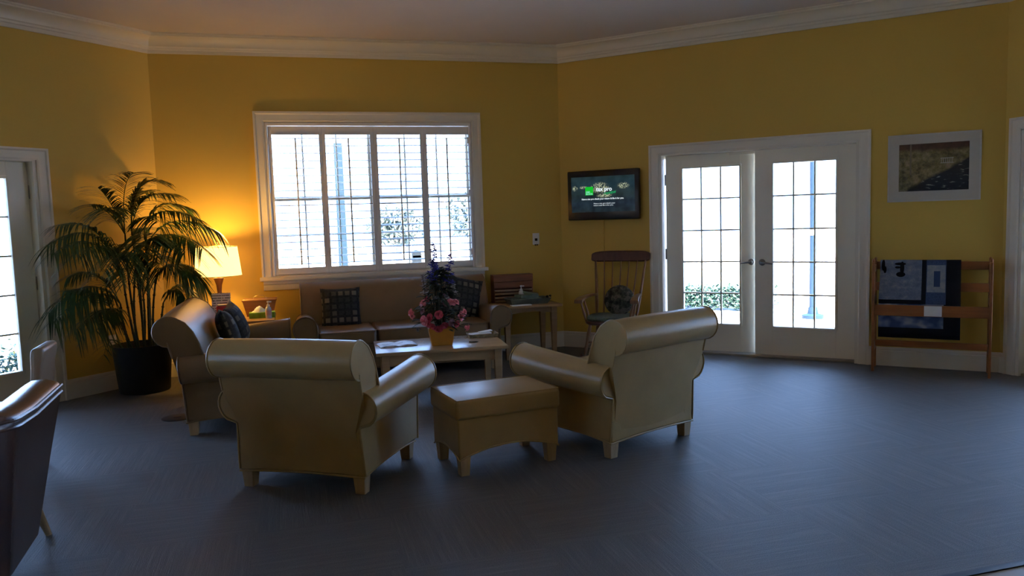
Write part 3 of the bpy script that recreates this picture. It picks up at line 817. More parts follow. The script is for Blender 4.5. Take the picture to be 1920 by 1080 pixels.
# ------------------------------------------------------------------ potted palm
PX, PY = -4.20, -.575
t = thing('potted_palm', 'tall potted palm in a black planter in the left corner', 'plant', (PX,PY,0), R_(0))
g = G(); g.lathe([(.001,0),(.205,0),(.212,.01),(.245,.395),(.250,.41),(.250,.425),(.236,.425),(.232,.37),(.001,.37)], n=40); g.build('planter', M_pot, t)
g = G(); g.lathe([(.001,.378),(.12,.384),(.231,.372),(.231,.36),(.001,.36)], n=24); g.build('soil', M_soil, t)
rng = random.Random(11)
def frond(base, mid, tip, seed, n=28, leafL=.24, hang=.5):
    """arching rachis with two ranks of narrow leaflets"""
    rn = random.Random(seed); g = G()
    base, mid, tip = Vector(base), Vector(mid), Vector(tip); ns = 24
    pts = [base*(1-i/ns)**2 + mid*2*(i/ns)*(1-i/ns) + tip*(i/ns)**2 for i in range(ns+1)]
    sd = Vector((0,1,0))
    g.tube(pts, [.0050*(1-.8*i/ns)+.0008 for i in range(ns+1)], 5)
    for k in range(n):
        u = .20 + .80*k/(n-1); i = min(ns-1, int(u*ns)); f_ = u*ns-i; c = pts[i].lerp(pts[min(i+1,ns)], f_)
        tg = (pts[min(i+1,ns)]-pts[i]).normalized()
        s0 = tg.cross(Vector((0,0,1))); s0 = s0.normalized() if s0.length > .05 else sd
        LL = leafL*(.55+.75*math.sin(PI*min(1,.15+u*.75)))*rn.uniform(.85,1.1)
        for sg in (-1, 1):
            d = (s0*sg*rn.uniform(.75,.95) + tg*rn.uniform(.55,.8) + Vector((0,0,rn.uniform(.0,.25)))).normalized()
            w = .0078*rn.uniform(.8,1.25); m = 5; va = []; vb = []
            for j in range(m+1):
                q_ = j/m; cc_ = c + d*LL*q_ + Vector((0,0,-hang*LL*q_*q_)); ww = w*(1-.85*q_*q_)*(.5+.5*min(1,q_*5))
                nr = d.cross(Vector((0,0,1))).normalized()
                va.append(g.bm.verts.new(cc_-nr*ww)); vb.append(g.bm.verts.new(cc_+nr*ww + Vector((0,0,.0015))))
            for j in range(m): g.bm.faces.new((va[j],va[j+1],vb[j+1],vb[j]))
    return g
def cane(p0, p1, r=.0095, bow=(0,0)):
    p0, p1 = Vector(p0), Vector(p1); g = G(); n = 12
    pts = [p0.lerp(p1, i/n) + Vector((bow[0]*math.sin(PI*i/n), bow[1]*math.sin(PI*i/n), 0)) for i in range(n+1)]
    g.tube(pts, [r*(1-.35*i/n) for i in range(n+1)], 7)
    for i in range(1, n, 2): g.ball(pts[i], r*1.12, 7, 5)
    g.build('cane', M_cane, t)
# azimuth measured in world: 0=+x (right in the picture), 90=away
def L3(p): return (p[0]-PX, p[1]-PY, p[2])
CN = [((-.03,-.05),(-4.30,-.66,1.05)), ((.02,.03),(-4.22,-.55,1.42)), ((.06,-.02),(-4.10,-.60,1.30)), ((.09,.04),(-4.04,-.60,1.02)),
      ((-.08,.01),(-4.33,-.68,.80)), ((-.05,.06),(-4.22,-.50,1.12)), ((.03,-.08),(-4.16,-.68,1.15)), ((-.02,-.02),(-4.27,-.58,1.40)),
      ((.06,.07),(-4.12,-.52,1.45)), ((.12,0),(-4.00,-.58,.78)), ((-.10,-.05),(-4.34,-.72,.66)), ((0,.09),(-4.18,-.48,.96))]
for (bx, by), tp in CN:
    cane((bx,by,.36), L3(tp), .0115, (random.uniform(-.02,.02), random.uniform(-.02,.02)))
FR = [ # cane, arch control point, tip, leaflet length, hang
 (0,(-4.42,-.86,1.62),(-4.73,-1.12,1.34),.25,.75), (0,(-4.40,-.84,1.58),(-4.66,-1.02,1.50),.24,.6), (0,(-4.44,-.95,1.52),(-4.66,-1.24,1.28),.25,.75), (0,(-4.36,-.95,1.44),(-4.50,-1.20,1.25),.24,.7),
 (4,(-4.48,-.92,1.16),(-4.76,-1.14,.80),.25,.8), (4,(-4.46,-.95,1.06),(-4.70,-1.26,.74),.24,.85), (10,(-4.44,-.88,1.00),(-4.66,-1.06,.96),.22,.5), (10,(-4.40,-.90,.90),(-4.58,-1.16,.64),.22,.8), (4,(-4.45,-.86,1.20),(-4.64,-1.00,1.07),.20,.5), (10,(-4.36,-.86,.92),(-4.45,-1.05,.62),.20,.8),
 (7,(-4.34,-.68,1.72),(-4.40,-.84,1.80),.20,.4), (7,(-4.36,-.72,1.66),(-4.46,-.92,1.66),.20,.5), (7,(-4.25,-.75,1.86),(-4.12,-.86,1.92),.20,.35), (7,(-4.28,-.80,1.72),(-4.30,-1.05,1.60),.22,.6),
 (1,(-4.20,-.56,1.92),(-3.96,-.56,1.86),.22,.35), (1,(-4.16,-.62,1.80),(-3.86,-.70,1.74),.22,.45), (1,(-4.24,-.50,1.82),(-4.06,-.36,1.78),.20,.4),
 (8,(-4.02,-.54,1.76),(-3.74,-.50,1.62),.22,.5), (8,(-3.98,-.62,1.70),(-3.66,-.76,1.52),.24,.6), (8,(-4.05,-.70,1.62),(-3.92,-.98,1.50),.22,.6),
 (2,(-3.90,-.62,1.66),(-3.50,-.66,1.40),.26,.75), (2,(-3.96,-.72,1.46),(-3.74,-.98,1.24),.24,.7), (2,(-3.92,-.66,1.50),(-3.62,-.84,1.26),.24,.7), (2,(-4.05,-.80,1.52),(-4.02,-1.10,1.28),.24,.7),
 (3,(-3.84,-.70,1.26),(-3.64,-.72,.93),.22,.7), (3,(-3.86,-.80,1.22),(-3.72,-.84,1.05),.22,.7), (3,(-3.92,-.58,1.22),(-3.80,-.60,1.02),.20,.6),
 (9,(-3.86,-.68,1.00),(-3.80,-.72,.82),.20,.6), (9,(-3.88,-.56,1.02),(-3.80,-.52,.86),.20,.6), (6,(-4.14,-.86,1.46),(-4.16,-1.16,1.22),.24,.7), (6,(-4.05,-.82,1.36),(-3.92,-1.08,1.08),.24,.7), (6,(-4.24,-.84,1.36),(-4.34,-1.12,1.12),.24,.7),
 (5,(-4.24,-.56,1.50),(-4.10,-.40,1.44),.20,.5), (5,(-4.14,-.60,1.44),(-3.92,-.52,1.34),.22,.6), (11,(-4.08,-.52,1.28),(-3.90,-.44,1.16),.20,.6), (11,(-4.20,-.66,1.24),(-4.20,-.95,1.02),.22,.7)]
for sd_, (ci, md, tp, ll, hg) in enumerate(FR):
    frond(L3(CN[ci][1]), L3(md), L3(tp), sd_, 28, ll, hg).build('frond', M_leaf, t, smooth=0)
for k, (b_, md, tp) in enumerate((((.10,-.10,.37),(.20,-.16,.58),(.30,-.2,.50)), ((-.13,-.06,.37),(-.20,-.22,.62),(-.24,-.34,.40)), ((.14,.02,.37),(.22,.0,.62),(.32,-.02,.60)))):
    frond(b_, md, tp, 90+k, 8, .11, .4).build('frond', M_leaf, t, smooth=0)

# ------------------------------------------------------------------ rocking chair
t = thing('rocking_chair', 'dark wooden spindle-back rocking chair in the corner under the television', 'rocking chair', (.175,-.955,0), R_(144))
g = G()
def swept(fn, n, prof):
    R2 = []
    for i in range(n+1):
        c, ax, ay = fn(i/n); R2.append([c + ax*p[0] + ay*p[1] for p in prof])
    return R2
# crest rail: bent plank
Rr = []
for i in range(17):
    u = -1+i/8; x = u*.312; y = -.43 - .045*(1-u*u); hh = .056*(1 - .38*abs(u)**8); zc = 1.005 + .004*(1-u*u)
    Rr.append([Vector((x,y-.013,zc-hh)), Vector((x,y+.013,zc-hh)), Vector((x,y+.016-.03,zc+hh)), Vector((x,y-.013-.03,zc+hh))])
g.rings(Rr); g.build('crest_rail', M_rock, t, bev=.012, smooth=50)
for k in range(7):
    u = -1+k/3; g = G()
    a = Vector((u*.205, -.205-.02*(1-u*u), .40)); b2 = Vector((u*.265, -.43-.045*(1-u*u), .965))
    post = k in (0, 6)
    r = .015 if post else .0075
    g.tube([a, a.lerp(b2,.25)+Vector((0,-.012,0)), a.lerp(b2,.5)+Vector((0,-.018,0)), a.lerp(b2,.75)+Vector((0,-.012,0)), b2], [r*.8, r*1.2, r, r*.9, r*.7], 8)
    g.build('back_post' if post else 'spindle', M_rock2, t)
g = G(); n = 28
sh_ = [Vector((.245*math.copysign(abs(math.cos(2*PI*k/n))**.6, math.cos(2*PI*k/n)), .02+.235*math.copysign(abs(math.sin(2*PI*k/n))**.6, math.sin(2*PI*k/n)), 0)) for k in range(n)]
g.rings([[p*.94+Vector((0,0,.372)) for p in sh_], [p+Vector((0,0,.385)) for p in sh_], [p+Vector((0,0,.405)) for p in sh_], [p*.95+Vector((0,0,.412)) for p in sh_]]); g.build('seat', M_rock, t)
g = G(); r2 = [p*.92 for p in sh_]; g.rings([[p+Vector((0,0,.411)) for p in r2],[p*1.03+Vector((0,0,.430)) for p in r2],[p+Vector((0,0,.448)) for p in r2]])
cu = g.build('seat_pad', M_greenseat, t); cu['label'] = 'sage green seat pad'
for sx in (-1, 1):
    g = G(); Rr = []
    for i in range(9):
        u = i/8; y = -.27 + .52*u; x = sx*(.232 + .045*u); z = .625 + .012*math.sin(PI*u) - (.0 if u < .85 else .014*(u-.85)/.15); w = .022+.020*u**2
        Rr.append([Vector((x-w,y,z-.013-.012*u**4)),Vector((x+w,y,z-.013-.012*u**4)),Vector((x+w,y,z+.012)),Vector((x-w,y,z+.012))])
    g.rings(Rr); g.build('arm', M_rock2, t, bev=.006, smooth=50)
    for (y0, y1) in ((.19,.21),(.06,.08)):
        g = G(); a = Vector((sx*.215,y0,.405)); b2 = Vector((sx*.268,y1,.625)); g.tube([a, a.lerp(b2,.35), a.lerp(b2,.7), b2], [.009,.014,.010,.008], 8); g.build('arm_support', M_rock2, t)
    for y0, y1 in ((-.16,-.22),(.18,.235)):
        g = G(); a = Vector((sx*.175,y0,.385)); b2 = Vector((sx*.225,y1,.062)); g.tube([a, a.lerp(b2,.3), a.lerp(b2,.55), a.lerp(b2,.8), b2], [.013,.021,.015,.019,.011], 10); g.build('leg', M_rock2, t)
    g = G(); Rr = []
    for i in range(15):
        u = -1+i/7; y = u*.41-.04; z = .020 + .075*u*u; x = sx*.225
        Rr.append([Vector((x-.012,y,z-.020)),Vector((x+.012,y,z-.020)),Vector((x+.012,y,z+.018)),Vector((x-.012,y,z+.018))])
    g.rings(Rr); g.build('runner', M_rock, t, bev=.004, smooth=50)
for y, z in ((.21,.20),(-.195,.20)):
    g = G(); g.tube([(-.205,y,z),(-.1,y,z),(0,y,z),(.1,y,z),(.205,y,z)], [.008,.011,.014,.011,.008], 8); g.build('stretcher', M_rock2, t)
for sx in (-1,1):
    g = G(); g.tube([(sx*.205,.205,.15),(sx*.205,0,.15),(sx*.2,-.19,.15)], [.008,.012,.008], 8); g.build('stretcher', M_rock2, t)
mt = N('floral_tapestry'); v = mt.coord()
mt.set(mt.ramp(mt.noise(v, 17, 3, .6), [(.36,(.018,.018,.017)),(.50,(.06,.065,.05)),(.60,(.17,.15,.12)),(.70,(.07,.05,.045))]), .9, .2)
g = G(); g.ball((0,0,0), (.155,.06,.155), 24, 14)
o = g.build('round_pillow', mt.m, None); o.matrix_world = Matrix.Translation((.175,-.955,0)) @ Matrix.Rotation(R_(144),4,'Z') @ Matrix.Translation((-.045,-.150,.580)) @ Matrix.Rotation(R_(14),4,'X')
tag(o, 'dark floral oval pillow leaning in the rocking chair', 'pillow')

# ------------------------------------------------------------------ television
TVX, TVZ = .53, 1.655
t = wroot('television', 'flat television on the wall above the rocking chair, showing a tax advert', 'television', 'back_right', TVX, .05, TVZ)
g = G(); g.bb(-.405,.405,-.035,.02,-.262,.262,.012); g.build('bezel', M_black, t, smooth=30)
g = G(); g.bb(-.13,.13,.02,.05,-.12,.12); g.build('wall_mount', M_black, t, smooth=0)
SX0, SX1, SZ0, SZ1 = -.358, .358, -.178, .196
msn = N('screen_picture'); v = msn.coord('Object', (1,1,1))
sep = msn.new('ShaderNodeSeparateXYZ'); msn.link(v, sep.inputs[0])
zf = msn.math('MULTIPLY', msn.math('ADD', sep.outputs['Z'], .18), 1/.376)
base = msn.ramp(zf, [(0,(.010,.014,.022)),(.25,(.012,.022,.05)),(.5,(.010,.022,.026)),(.8,(.018,.05,.075)),(1,(.012,.03,.035))])
n1 = msn.noise(msn.coord('Object', (1,1,1)), 11, 4)
base = msn.mix(.55, base, msn.ramp(n1, [(.35,(.003,.006,.004)),(.75,(.03,.055,.06))]))
# lit buildings at dusk: window rows inside three soft blobs
lit = None
for (bx, bz, rx, rz) in ((-.03,.075,.115,.065),(.235,.090,.07,.035),(-.315,.078,.035,.032),(-.215,.085,.05,.018),(.02,-.005,.10,.025)):
    dx = msn.math('MULTIPLY', msn.math('SUBTRACT', sep.outputs['X'], bx), 1/rx); dz_ = msn.math('MULTIPLY', msn.math('SUBTRACT', sep.outputs['Z'], bz), 1/rz)
    d2 = msn.math('ADD', msn.math('MULTIPLY', dx, dx), msn.math('MULTIPLY', dz_, dz_)); k_ = msn.math('MAXIMUM', msn.math('SUBTRACT', 1, d2), 0)
    lit = k_ if lit is None else msn.math('MAXIMUM', lit, k_)
nb_ = msn.math('MULTIPLY', msn.noise(msn.coord('Object', (110,1,70)), 1, 1), msn.math('ADD', .6, msn.math('MULTIPLY', msn.noise(msn.coord('Object', (22,1,16)), 1, 2), .85)))
litc = msn.math('MULTIPLY', lit, msn.math('MULTIPLY', msn.math('GREATER_THAN', nb_, .52), 1.1))
pic = msn.mix(litc, base, (.48,.52,.34))
msn.set((.003,.003,.004), .16, .18)
msn.link(pic, msn.p.inputs['Emission Color']); msn.p.inputs['Emission Strength'].default_value = 1.0
g = G(); g.bb(SX0, SX1, -.0375, -.034, SZ0, SZ1); scr = g.build('screen', msn.m, t, smooth=0)
def text(name, body, size, mat, parent, loc, align='CENTER', bold=0, sx=1, ex=.0004):
    cu = bpy.data.curves.new(name, 'FONT'); cu.body = body; cu.size = size; cu.align_x = align; cu.align_y = 'CENTER'; cu.extrude = ex; cu.offset = bold
    tmp = bpy.data.objects.new('tmp', cu); COL.objects.link(tmp)
    bpy.context.view_layer.update()
    me = bpy.data.meshes.new_from_object(tmp.evaluated_get(bpy.context.evaluated_depsgraph_get()))
    bpy.data.objects.remove(tmp); bpy.data.curves.remove(cu)
    me.materials.clear(); me.materials.append(mat)
    o = bpy.data.objects.new(name, me); COL.objects.link(o); o.parent = parent
    o.location = loc; o.rotation_euler = (PI/2,0,0); o.scale = (sx,1,1)
    return o
E_w = emit('screen_white', (.85,.95,1), .95); E_g = emit('screen_green', (.01,.55,.03), .9); E_g2 = emit('screen_green_text', (.02,.42,.13), .8); E_c = emit('screen_cyan', (.35,.9,.75), .8)
g = G(); g.bb(-.195,-.105,-.0385,-.0372,.002,.090); gs = g.build('green_square', E_g, scr, smooth=0)
text('screen_text', 'H&R', .024, E_c, scr, (-.188,-.0392,.035), 'LEFT', .0006); text('screen_text', 'BLOCK', .024, E_c, scr, (-.188,-.0392,.014), 'LEFT', .0006)
text('screen_text', 'tax pro', .060, E_w, scr, (.018,-.0386,.060), 'CENTER', .0016)
text('screen_text', 'review', .050, E_g2, scr, (.085,-.0388,.022), 'CENTER', .0008).rotation_euler = (PI/2, R_(-8), 0)
text('screen_text', 'Have a tax pro check your return & file it for you.', .0235, E_w, scr, (.0,-.0386,-.040), 'CENTER', .0006)
text('screen_text', 'Have a tax pro check your', .0180, E_w, scr, (.02,-.0386,-.088), 'CENTER', 0, 1.25)
text('screen_text', 'return and file it for you.', .0180, E_w, scr, (.01,-.0386,-.108), 'CENTER', 0, 1.25)
# cable cover below the television
x = .497
g = G(); g.bb(-.011,.011,-.014,0,.20,1.385,.003)
o = g.build('cable_cover', M_wall, None, smooth=30); o.matrix_world = wmat('back_right') @ Matrix.Translation((x,0,0)); tag(o, 'thin painted cable cover on the wall below the television', 'cable cover')
# ------------------------------------------------------------------ wall plate, outlet
t = wroot('wall_jack', 'white wall plate with a dark socket, left of the television', 'wall plate', 'back', W-.298, 0, 1.207)
g = G(); g.bb(-.038,.038,-.007,0,-.062,.062,.003); g.build('plate', M_white, t, smooth=30)
g = G(); g.bb(-.014,.014,-.013,-.006,-.022,.006,.002); g.build('socket', M_black, t, smooth=0)
for x in (-.011,.011):
    g = G(); g.bb(x-.005,x+.005,-.011,-.0065,-.073,-.058); g.build('lower_tab', M_black, t, smooth=0)
t = wroot('power_outlet', 'white power outlet on the wall behind the palm', 'outlet', 'back_left', S-.565, 0, .44)
g = G(); g.bb(-.036,.036,-.006,0,-.058,.058,.003); g.build('plate', M_white, t, smooth=30)
for z in (-.022,.022):
    g = G(); g.bb(-.013,.013,-.008,-.005,z-.013,z+.013,.002); g.build('socket', M_white, t, smooth=30)
t = thing('floor_outlet', 'round dark floor outlet cover on the carpet in front of the palm', 'floor outlet', (-3.775,-1.785,0))
g = G(); g.lathe([(.001,0),(.115,0),(.115,.004),(.10,.008),(.001,.009)], n=32); g.build('cover', plain('dark_bronze', (.02,.018,.016), .5, .4, .4), t)
g = G(); g.lathe([(.001,.008),(.03,.008),(.03,.012),(.001,.0125)], n=20); g.build('cap', plain('bronze_cap', (.03,.026,.022), .4, .4, .5), t)

# ------------------------------------------------------------------ framed picture
t = wroot('framed_picture', 'framed garden photograph with a wide cream mat, above the quilt rack', 'picture', 'back_right', 3.594, 0, 1.7715)
hx, hz = .357, .293
g = G(); fw = .012
g.bb(-hx,hx,-.026,0,hz-fw,hz); g.bb(-hx,hx,-.026,0,-hz,-hz+fw); g.bb(-hx,-hx+fw,-.0255,0,-hz,hz); g.bb(hx-fw,hx,-.0255,0,-hz,hz); g.build('frame', plain('pale_frame', (.52,.49,.43), .35), t, smooth=0)
g = G()
ix0, ix1, iz0, iz1 = -.268,.268,-.202,.207
g.bb(-hx+.01, ix0, -.020,-.002,-hz+.01,hz-.01); g.bb(ix1, hx-.01, -.020,-.002,-hz+.01,hz-.01); g.bb(ix0,ix1,-.020,-.002,iz1,hz-.01); g.bb(ix0,ix1,-.020,-.002,-hz+.01,iz0)
g.build('mat_board', plain('cream_mat', (.50,.465,.385), .8, .2, var=.02), t, smooth=0)
mp = N('garden_photograph'); v = mp.coord('Object', (1,1,1)); sep = mp.new('ShaderNodeSeparateXYZ'); mp.link(v, sep.inputs[0])
n1 = mp.noise(v, 14, 6, .7); n2 = mp.noise(mp.coord('Object', (1,1,1), (0,0,0), (3,1,2)), 26, 5, .7); n3 = mp.noise(v, 5, 2)
fol = mp.ramp(n1, [(.30,(.03,.028,.016)),(.43,(.09,.085,.035)),(.53,(.20,.17,.06)),(.62,(.30,.25,.16)),(.75,(.17,.075,.05))])
fol = mp.mix(mp.math('MULTIPLY', n2, .8), fol, mp.ramp(n2, [(.4,(.04,.045,.022)),(.6,(.28,.24,.16))]))
top = mp.math('MULTIPLY', mp.math('SUBTRACT', mp.math('ADD', sep.outputs['Z'], mp.math('MULTIPLY', n3, .06)), .16), 30)
topc = mp.new('ShaderNodeClamp'); mp.link(top, topc.inputs[0])
pic = mp.mix(topc.outputs[0], fol, mp.ramp(n1, [(.35,(.03,.016,.012)),(.6,(.075,.035,.03))]))
# pond lower right
pd = mp.math('ADD', mp.math('MULTIPLY', mp.math('SUBTRACT', sep.outputs['X'], .02), .55), mp.math('MULTIPLY', mp.math('ADD', sep.outputs['Z'], .06), -1.0))
pd = mp.math('ADD', pd, mp.math('MULTIPLY', mp.math('SUBTRACT', n3, .5), .10))
pc = mp.new('ShaderNodeClamp'); mp.link(mp.math('MULTIPLY', pd, 40), pc.inputs[0])
lil = mp.noise(mp.coord('Object', (16,1,55)), 1, 2)
pond = mp.ramp(lil, [(.55,(.012,.018,.03)),(.63,(.03,.04,.055)),(.68,(.24,.25,.22))])
pic = mp.mix(pc.outputs[0], pic, pond)
mp.set(pic, .3, .4)
g = G(); g.bb(ix0,ix1,-.012,-.002,iz0,iz1); ph = g.build('photograph', mp.m, t, smooth=0)
g = G(); Mb = plain('painted_white', (.40,.40,.38), .6)
for k in range(6): x = .060+k*.016; g.bb(x-.0022,x+.0022,-.0135,-.0121,.030,.078)
g.bb(.052,.152,-.0136,-.0121,.070,.077); g.bb(.052,.152,-.0136,-.0121,.030,.036); g.build('footbridge_picture', Mb, ph, smooth=0)
g = G(); g.bb(-.183,-.170,-.0136,-.0121,-.06,iz1-.002); g.build('birch_trunk_picture', plain('trunk_grey', (.15,.13,.10), .6), ph, smooth=0)

# ------------------------------------------------------------------ quilt rack + quilt
t = wroot('quilt_rack', 'honey oak quilt rack standing beside the glass doors', 'quilt rack', 'back_right', 3.593, .17, 0)
for sx in (-1,1):
    g = G(); x = sx*.44
    g.bb(x-.011,x+.011,-.150,-.108,0,.965); g.bb(x-.011,x+.011,.080,.122,0,.965)
    g.box((x,-.014,.62),(.018,.25,.06)); g.box((x,-.014,.205),(.018,.25,.06)); g.box((x,-.014,.90),(.018,.25,.06))
    g.ball((x,-.129,.975),(.012,.021,.02),10,8); g.ball((x,.101,.975),(.012,.021,.02),10,8)
    g.build('side_frame', M_oak, t, bev=.004, smooth=40)
RAIL = [(-.129,.497,.592),(.046,.70,.775),(.101,.885,.955),(-.014,.21,.265)]
for (y, z0, z1) in RAIL:
    g = G(); g.bb(-.43,.43,y-.010,y+.010,z0,z1); g.build('rail', M_oak, t, bev=.004, smooth=30)
mq = N('patchwork_quilt'); v = mq.coord('Object', (1,1,1)); sep = mq.new('ShaderNodeSeparateXYZ'); mq.link(v, sep.inputs[0])
X_, Z_ = sep.outputs['X'], sep.outputs['Z']
def rect(x0, x1, z0, z1):
    a = mq.math('MULTIPLY', mq.math('GREATER_THAN', X_, x0), mq.math('LESS_THAN', X_, x1)); b = mq.math('MULTIPLY', mq.math('GREATER_THAN', Z_, z0), mq.math('LESS_THAN', Z_, z1)); return mq.math('MULTIPLY', a, b)
nz = mq.noise(v, 22, 4, .7); nf = mq.noise(v, 90, 2)
blue = mq.ramp(nz, [(.3,(.10,.135,.20)),(.55,(.17,.20,.26)),(.7,(.27,.28,.29))])
col = mq.mix(rect(-.41,-.070,.635,1.2), (.008,.009,.014), blue)
col = mq.mix(rect(-.035,.115,.60,1.2), col, mq.ramp(nf, [(.3,(.035,.06,.13)),(.7,(.06,.095,.18))]))
col = mq.mix(rect(-.030,.110,.70,.925), col, mq.ramp(nz, [(.3,(.16,.20,.26)),(.7,(.30,.31,.31))]))
col = mq.mix(rect(.022,.070,.745,.875), col, (.03,.055,.13))
col = mq.mix(rect(-.41,.100,.395,.60), col, mq.ramp(mq.noise(mq.coord('Object',(9,1,14)), 1, 1), [(.4,(.035,.06,.15)),(.55,(.10,.14,.24)),(.65,(.24,.26,.30))]))
# two dark inkblot shapes on the pale panel
ib = None
for (bx, bz, rx, rz) in ((-.235,.845,.036,.022),(-.225,.90,.017,.055),(-.24,.935,.045,.012),(-.26,.905,.022,.010),(-.375,.925,.014,.05),(-.36,.885,.012,.03)):
    k_ = mq.math('LESS_THAN', mq.math('ADD', mq.math('POWER', mq.math('ABSOLUTE', mq.math('MULTIPLY', mq.math('SUBTRACT', X_, bx), 1/rx)), 2), mq.math('POWER', mq.math('ABSOLUTE', mq.math('MULTIPLY', mq.math('SUBTRACT', Z_, bz), 1/rz)), 2)), 1)
    ib = k_ if ib is None else mq.math('MAXIMUM', ib, k_)
col = mq.mix(ib, col, (.006,.006,.008))
mq.set(col, .9, .2); mq.bump(mq.noise(v, 60, 3), .3, .006)
# drape: over the back top rail, down in front, behind the low front rail
path = [(.118,.42),(.119,.70),(.118,.90),(.110,.960),(.100,.966),(.086,.960),(.060,.90),(.020,.79),(-.030,.74),(-.085,.64),(-.105,.56),(-.110,.45),(-.111,.305)]
ups = []
for i in range(len(path)-1):
    for k in range(4): ups.append((path[i][0]+(path[i+1][0]-path[i][0])*k/4, path[i][1]+(path[i+1][1]-path[i][1])*k/4))
ups.append(path[-1])
g = G(); nx = 16; rows = []
for j, (y, z) in enumerate(ups):
    rows.append([(-.40 + .625*i/nx, y + .004*math.sin(i*1.3+j*.4), z) for i in range(nx+1)])
for off in (0,):
    V = [[g.bm.verts.new((p[0], p[1]-.006, p[2])) for p in r] for r in rows]
    for j in range(len(V)-1):
        for i in range(nx): g.bm.faces.new((V[j][i],V[j][i+1],V[j+1][i+1],V[j+1][i]))
o = g.build('quilt', mq.m, None, smooth=60); m = o.modifiers.new('th','SOLIDIFY'); m.thickness = .008; m.offset = 0
o.matrix_world = wmat('back_right') @ Matrix.Translation((3.593,-.17,0)); tag(o, 'blue and black patchwork quilt hanging over the oak rack', 'quilt')
o = G().bb(-.045,.088,-.1415,-.1395,.502,.590).build('paper_note', M_paper, None, smooth=0); o.matrix_world = wmat('back_right') @ Matrix.Translation((3.593,-.17,0)); tag(o, 'white paper note fixed to the front rail of the quilt rack', 'note')

# ------------------------------------------------------------------ foreground tub chairs
def tub(label, loc, rz, mat, group=None):
    t = thing('tub_chair', label, 'armchair', loc, rz, group)
    # U-shaped shell in plan, arms forward (+y), tapering toward the floor
    hw_, yb, yf, rc = .36, -.47, .49, .20
    path = [Vector((-hw_, yf)), Vector((-hw_, yf-.02)), Vector((-hw_, yf-.25)), Vector((-hw_, yf-.5))]
    for k in range(9):
        a = PI + PI/2*k/8; path.append(Vector((-hw_+rc+rc*math.cos(a), yb+rc+rc*math.sin(a))))
    path.append(Vector((0, yb)))
    path += [Vector((-p.x, p.y)) for p in reversed(path[:-1])]
    m = len(path); rings = []
    for i, p in enumerate(path):
        tg = (path[min(i+1,m-1)]-path[max(i-1,0)]).normalized(); nn = Vector((-tg.y, tg.x))
        if nn.dot(Vector((0,.2))-p) < 0: nn = -nn
        tz = .735 + .03*max(0, min(1, (-p.y-.05)/.4))
        e_ = 0 if i in (0, m-1) else 1
        ring = []
        for d, z in ((0,.12),(.0,.42),(-.004,tz-.055),(-.002,tz-.028),(.012,tz-.006),(.06,tz+.012),(.12,tz+.010),(.158,tz-.012),(.170,tz-.05),(.155,.52),(.10,.12)):
            k_ = max(0, (.70-z)/.58)
            x = p.x*(1-.16*k_); y = yb*(1-.12*k_) + (p.y-yb)*(1-.46*k_)
            ring.append(Vector((x+nn.x*d, y+nn.y*d-(0 if e_ else .0), z)))
        rings.append(ring)
    g = G(); g.rings(rings); sh = g.build('shell', mat, t, bev=.02, smooth=60)
    for j, dz in ((3,.006),(2,.004)):
        g = G(); g.tube([r[j]+Vector((0,0,dz)) for r in rings], .007, 6); g.build('piping', mat, sh)
    g = G(); g.bb(-.225,.225,-.32,.40,.26,.44,.05); g.build('seat_cushion', mat, t, smooth=60)
    g = G(); g.bb(-.25,.25,-.36,.36,.16,.28,.02); g.build('seat_frame', mat, t, smooth=60)
    for sx in (-1,1):
        for sy in (-1,1):
            a = Vector((sx*.225, .36 if sy > 0 else -.30, .22)); b2 = Vector((sx*.265, .44 if sy > 0 else -.38, 0))
            g = G(); g.tube([a.lerp(b2,0),b2],[.024,.014],10); g.build('leg', M_legw, t)
    return t
tub('dark brown leather tub chair at the left edge, nearest the viewer', (-4.295,-4.47,0), R_(3.5), M_dark)
t = thing('side_chair', 'mid brown leather side chair beyond the dark tub chair, its back beside the left door', 'chair', (-4.62,-2.86,0), R_(93))
g = G(); Rr = []
for k in range(9):
    u = k/8; z = .30+.47*u; y = -.225 - .05*u
    w = .185*(1-.10*(1-u)**2); th = .038 + (.008 if u > .8 else 0)
    Rr.append([Vector((-w,y-th,z)),Vector((w,y-th,z)),Vector((w,y+th*.6,z)),Vector((-w,y+th*.6,z))])
g.rings(Rr); g.build('backrest', M_tub2, t, bev=.025, smooth=60, seg=3)
g = G(); g.bb(-.20,.20,-.25,.20,.32,.41,.035); g.build('seat', M_tub2, t, smooth=60)
for sx in (-1,1):
    for sy in (-1,1):
        g = G(); g.tube([(sx*.16,sy*.17,.33),(sx*.17,sy*.19,0)],[.02,.014],8); g.build('leg', M_legw, t)

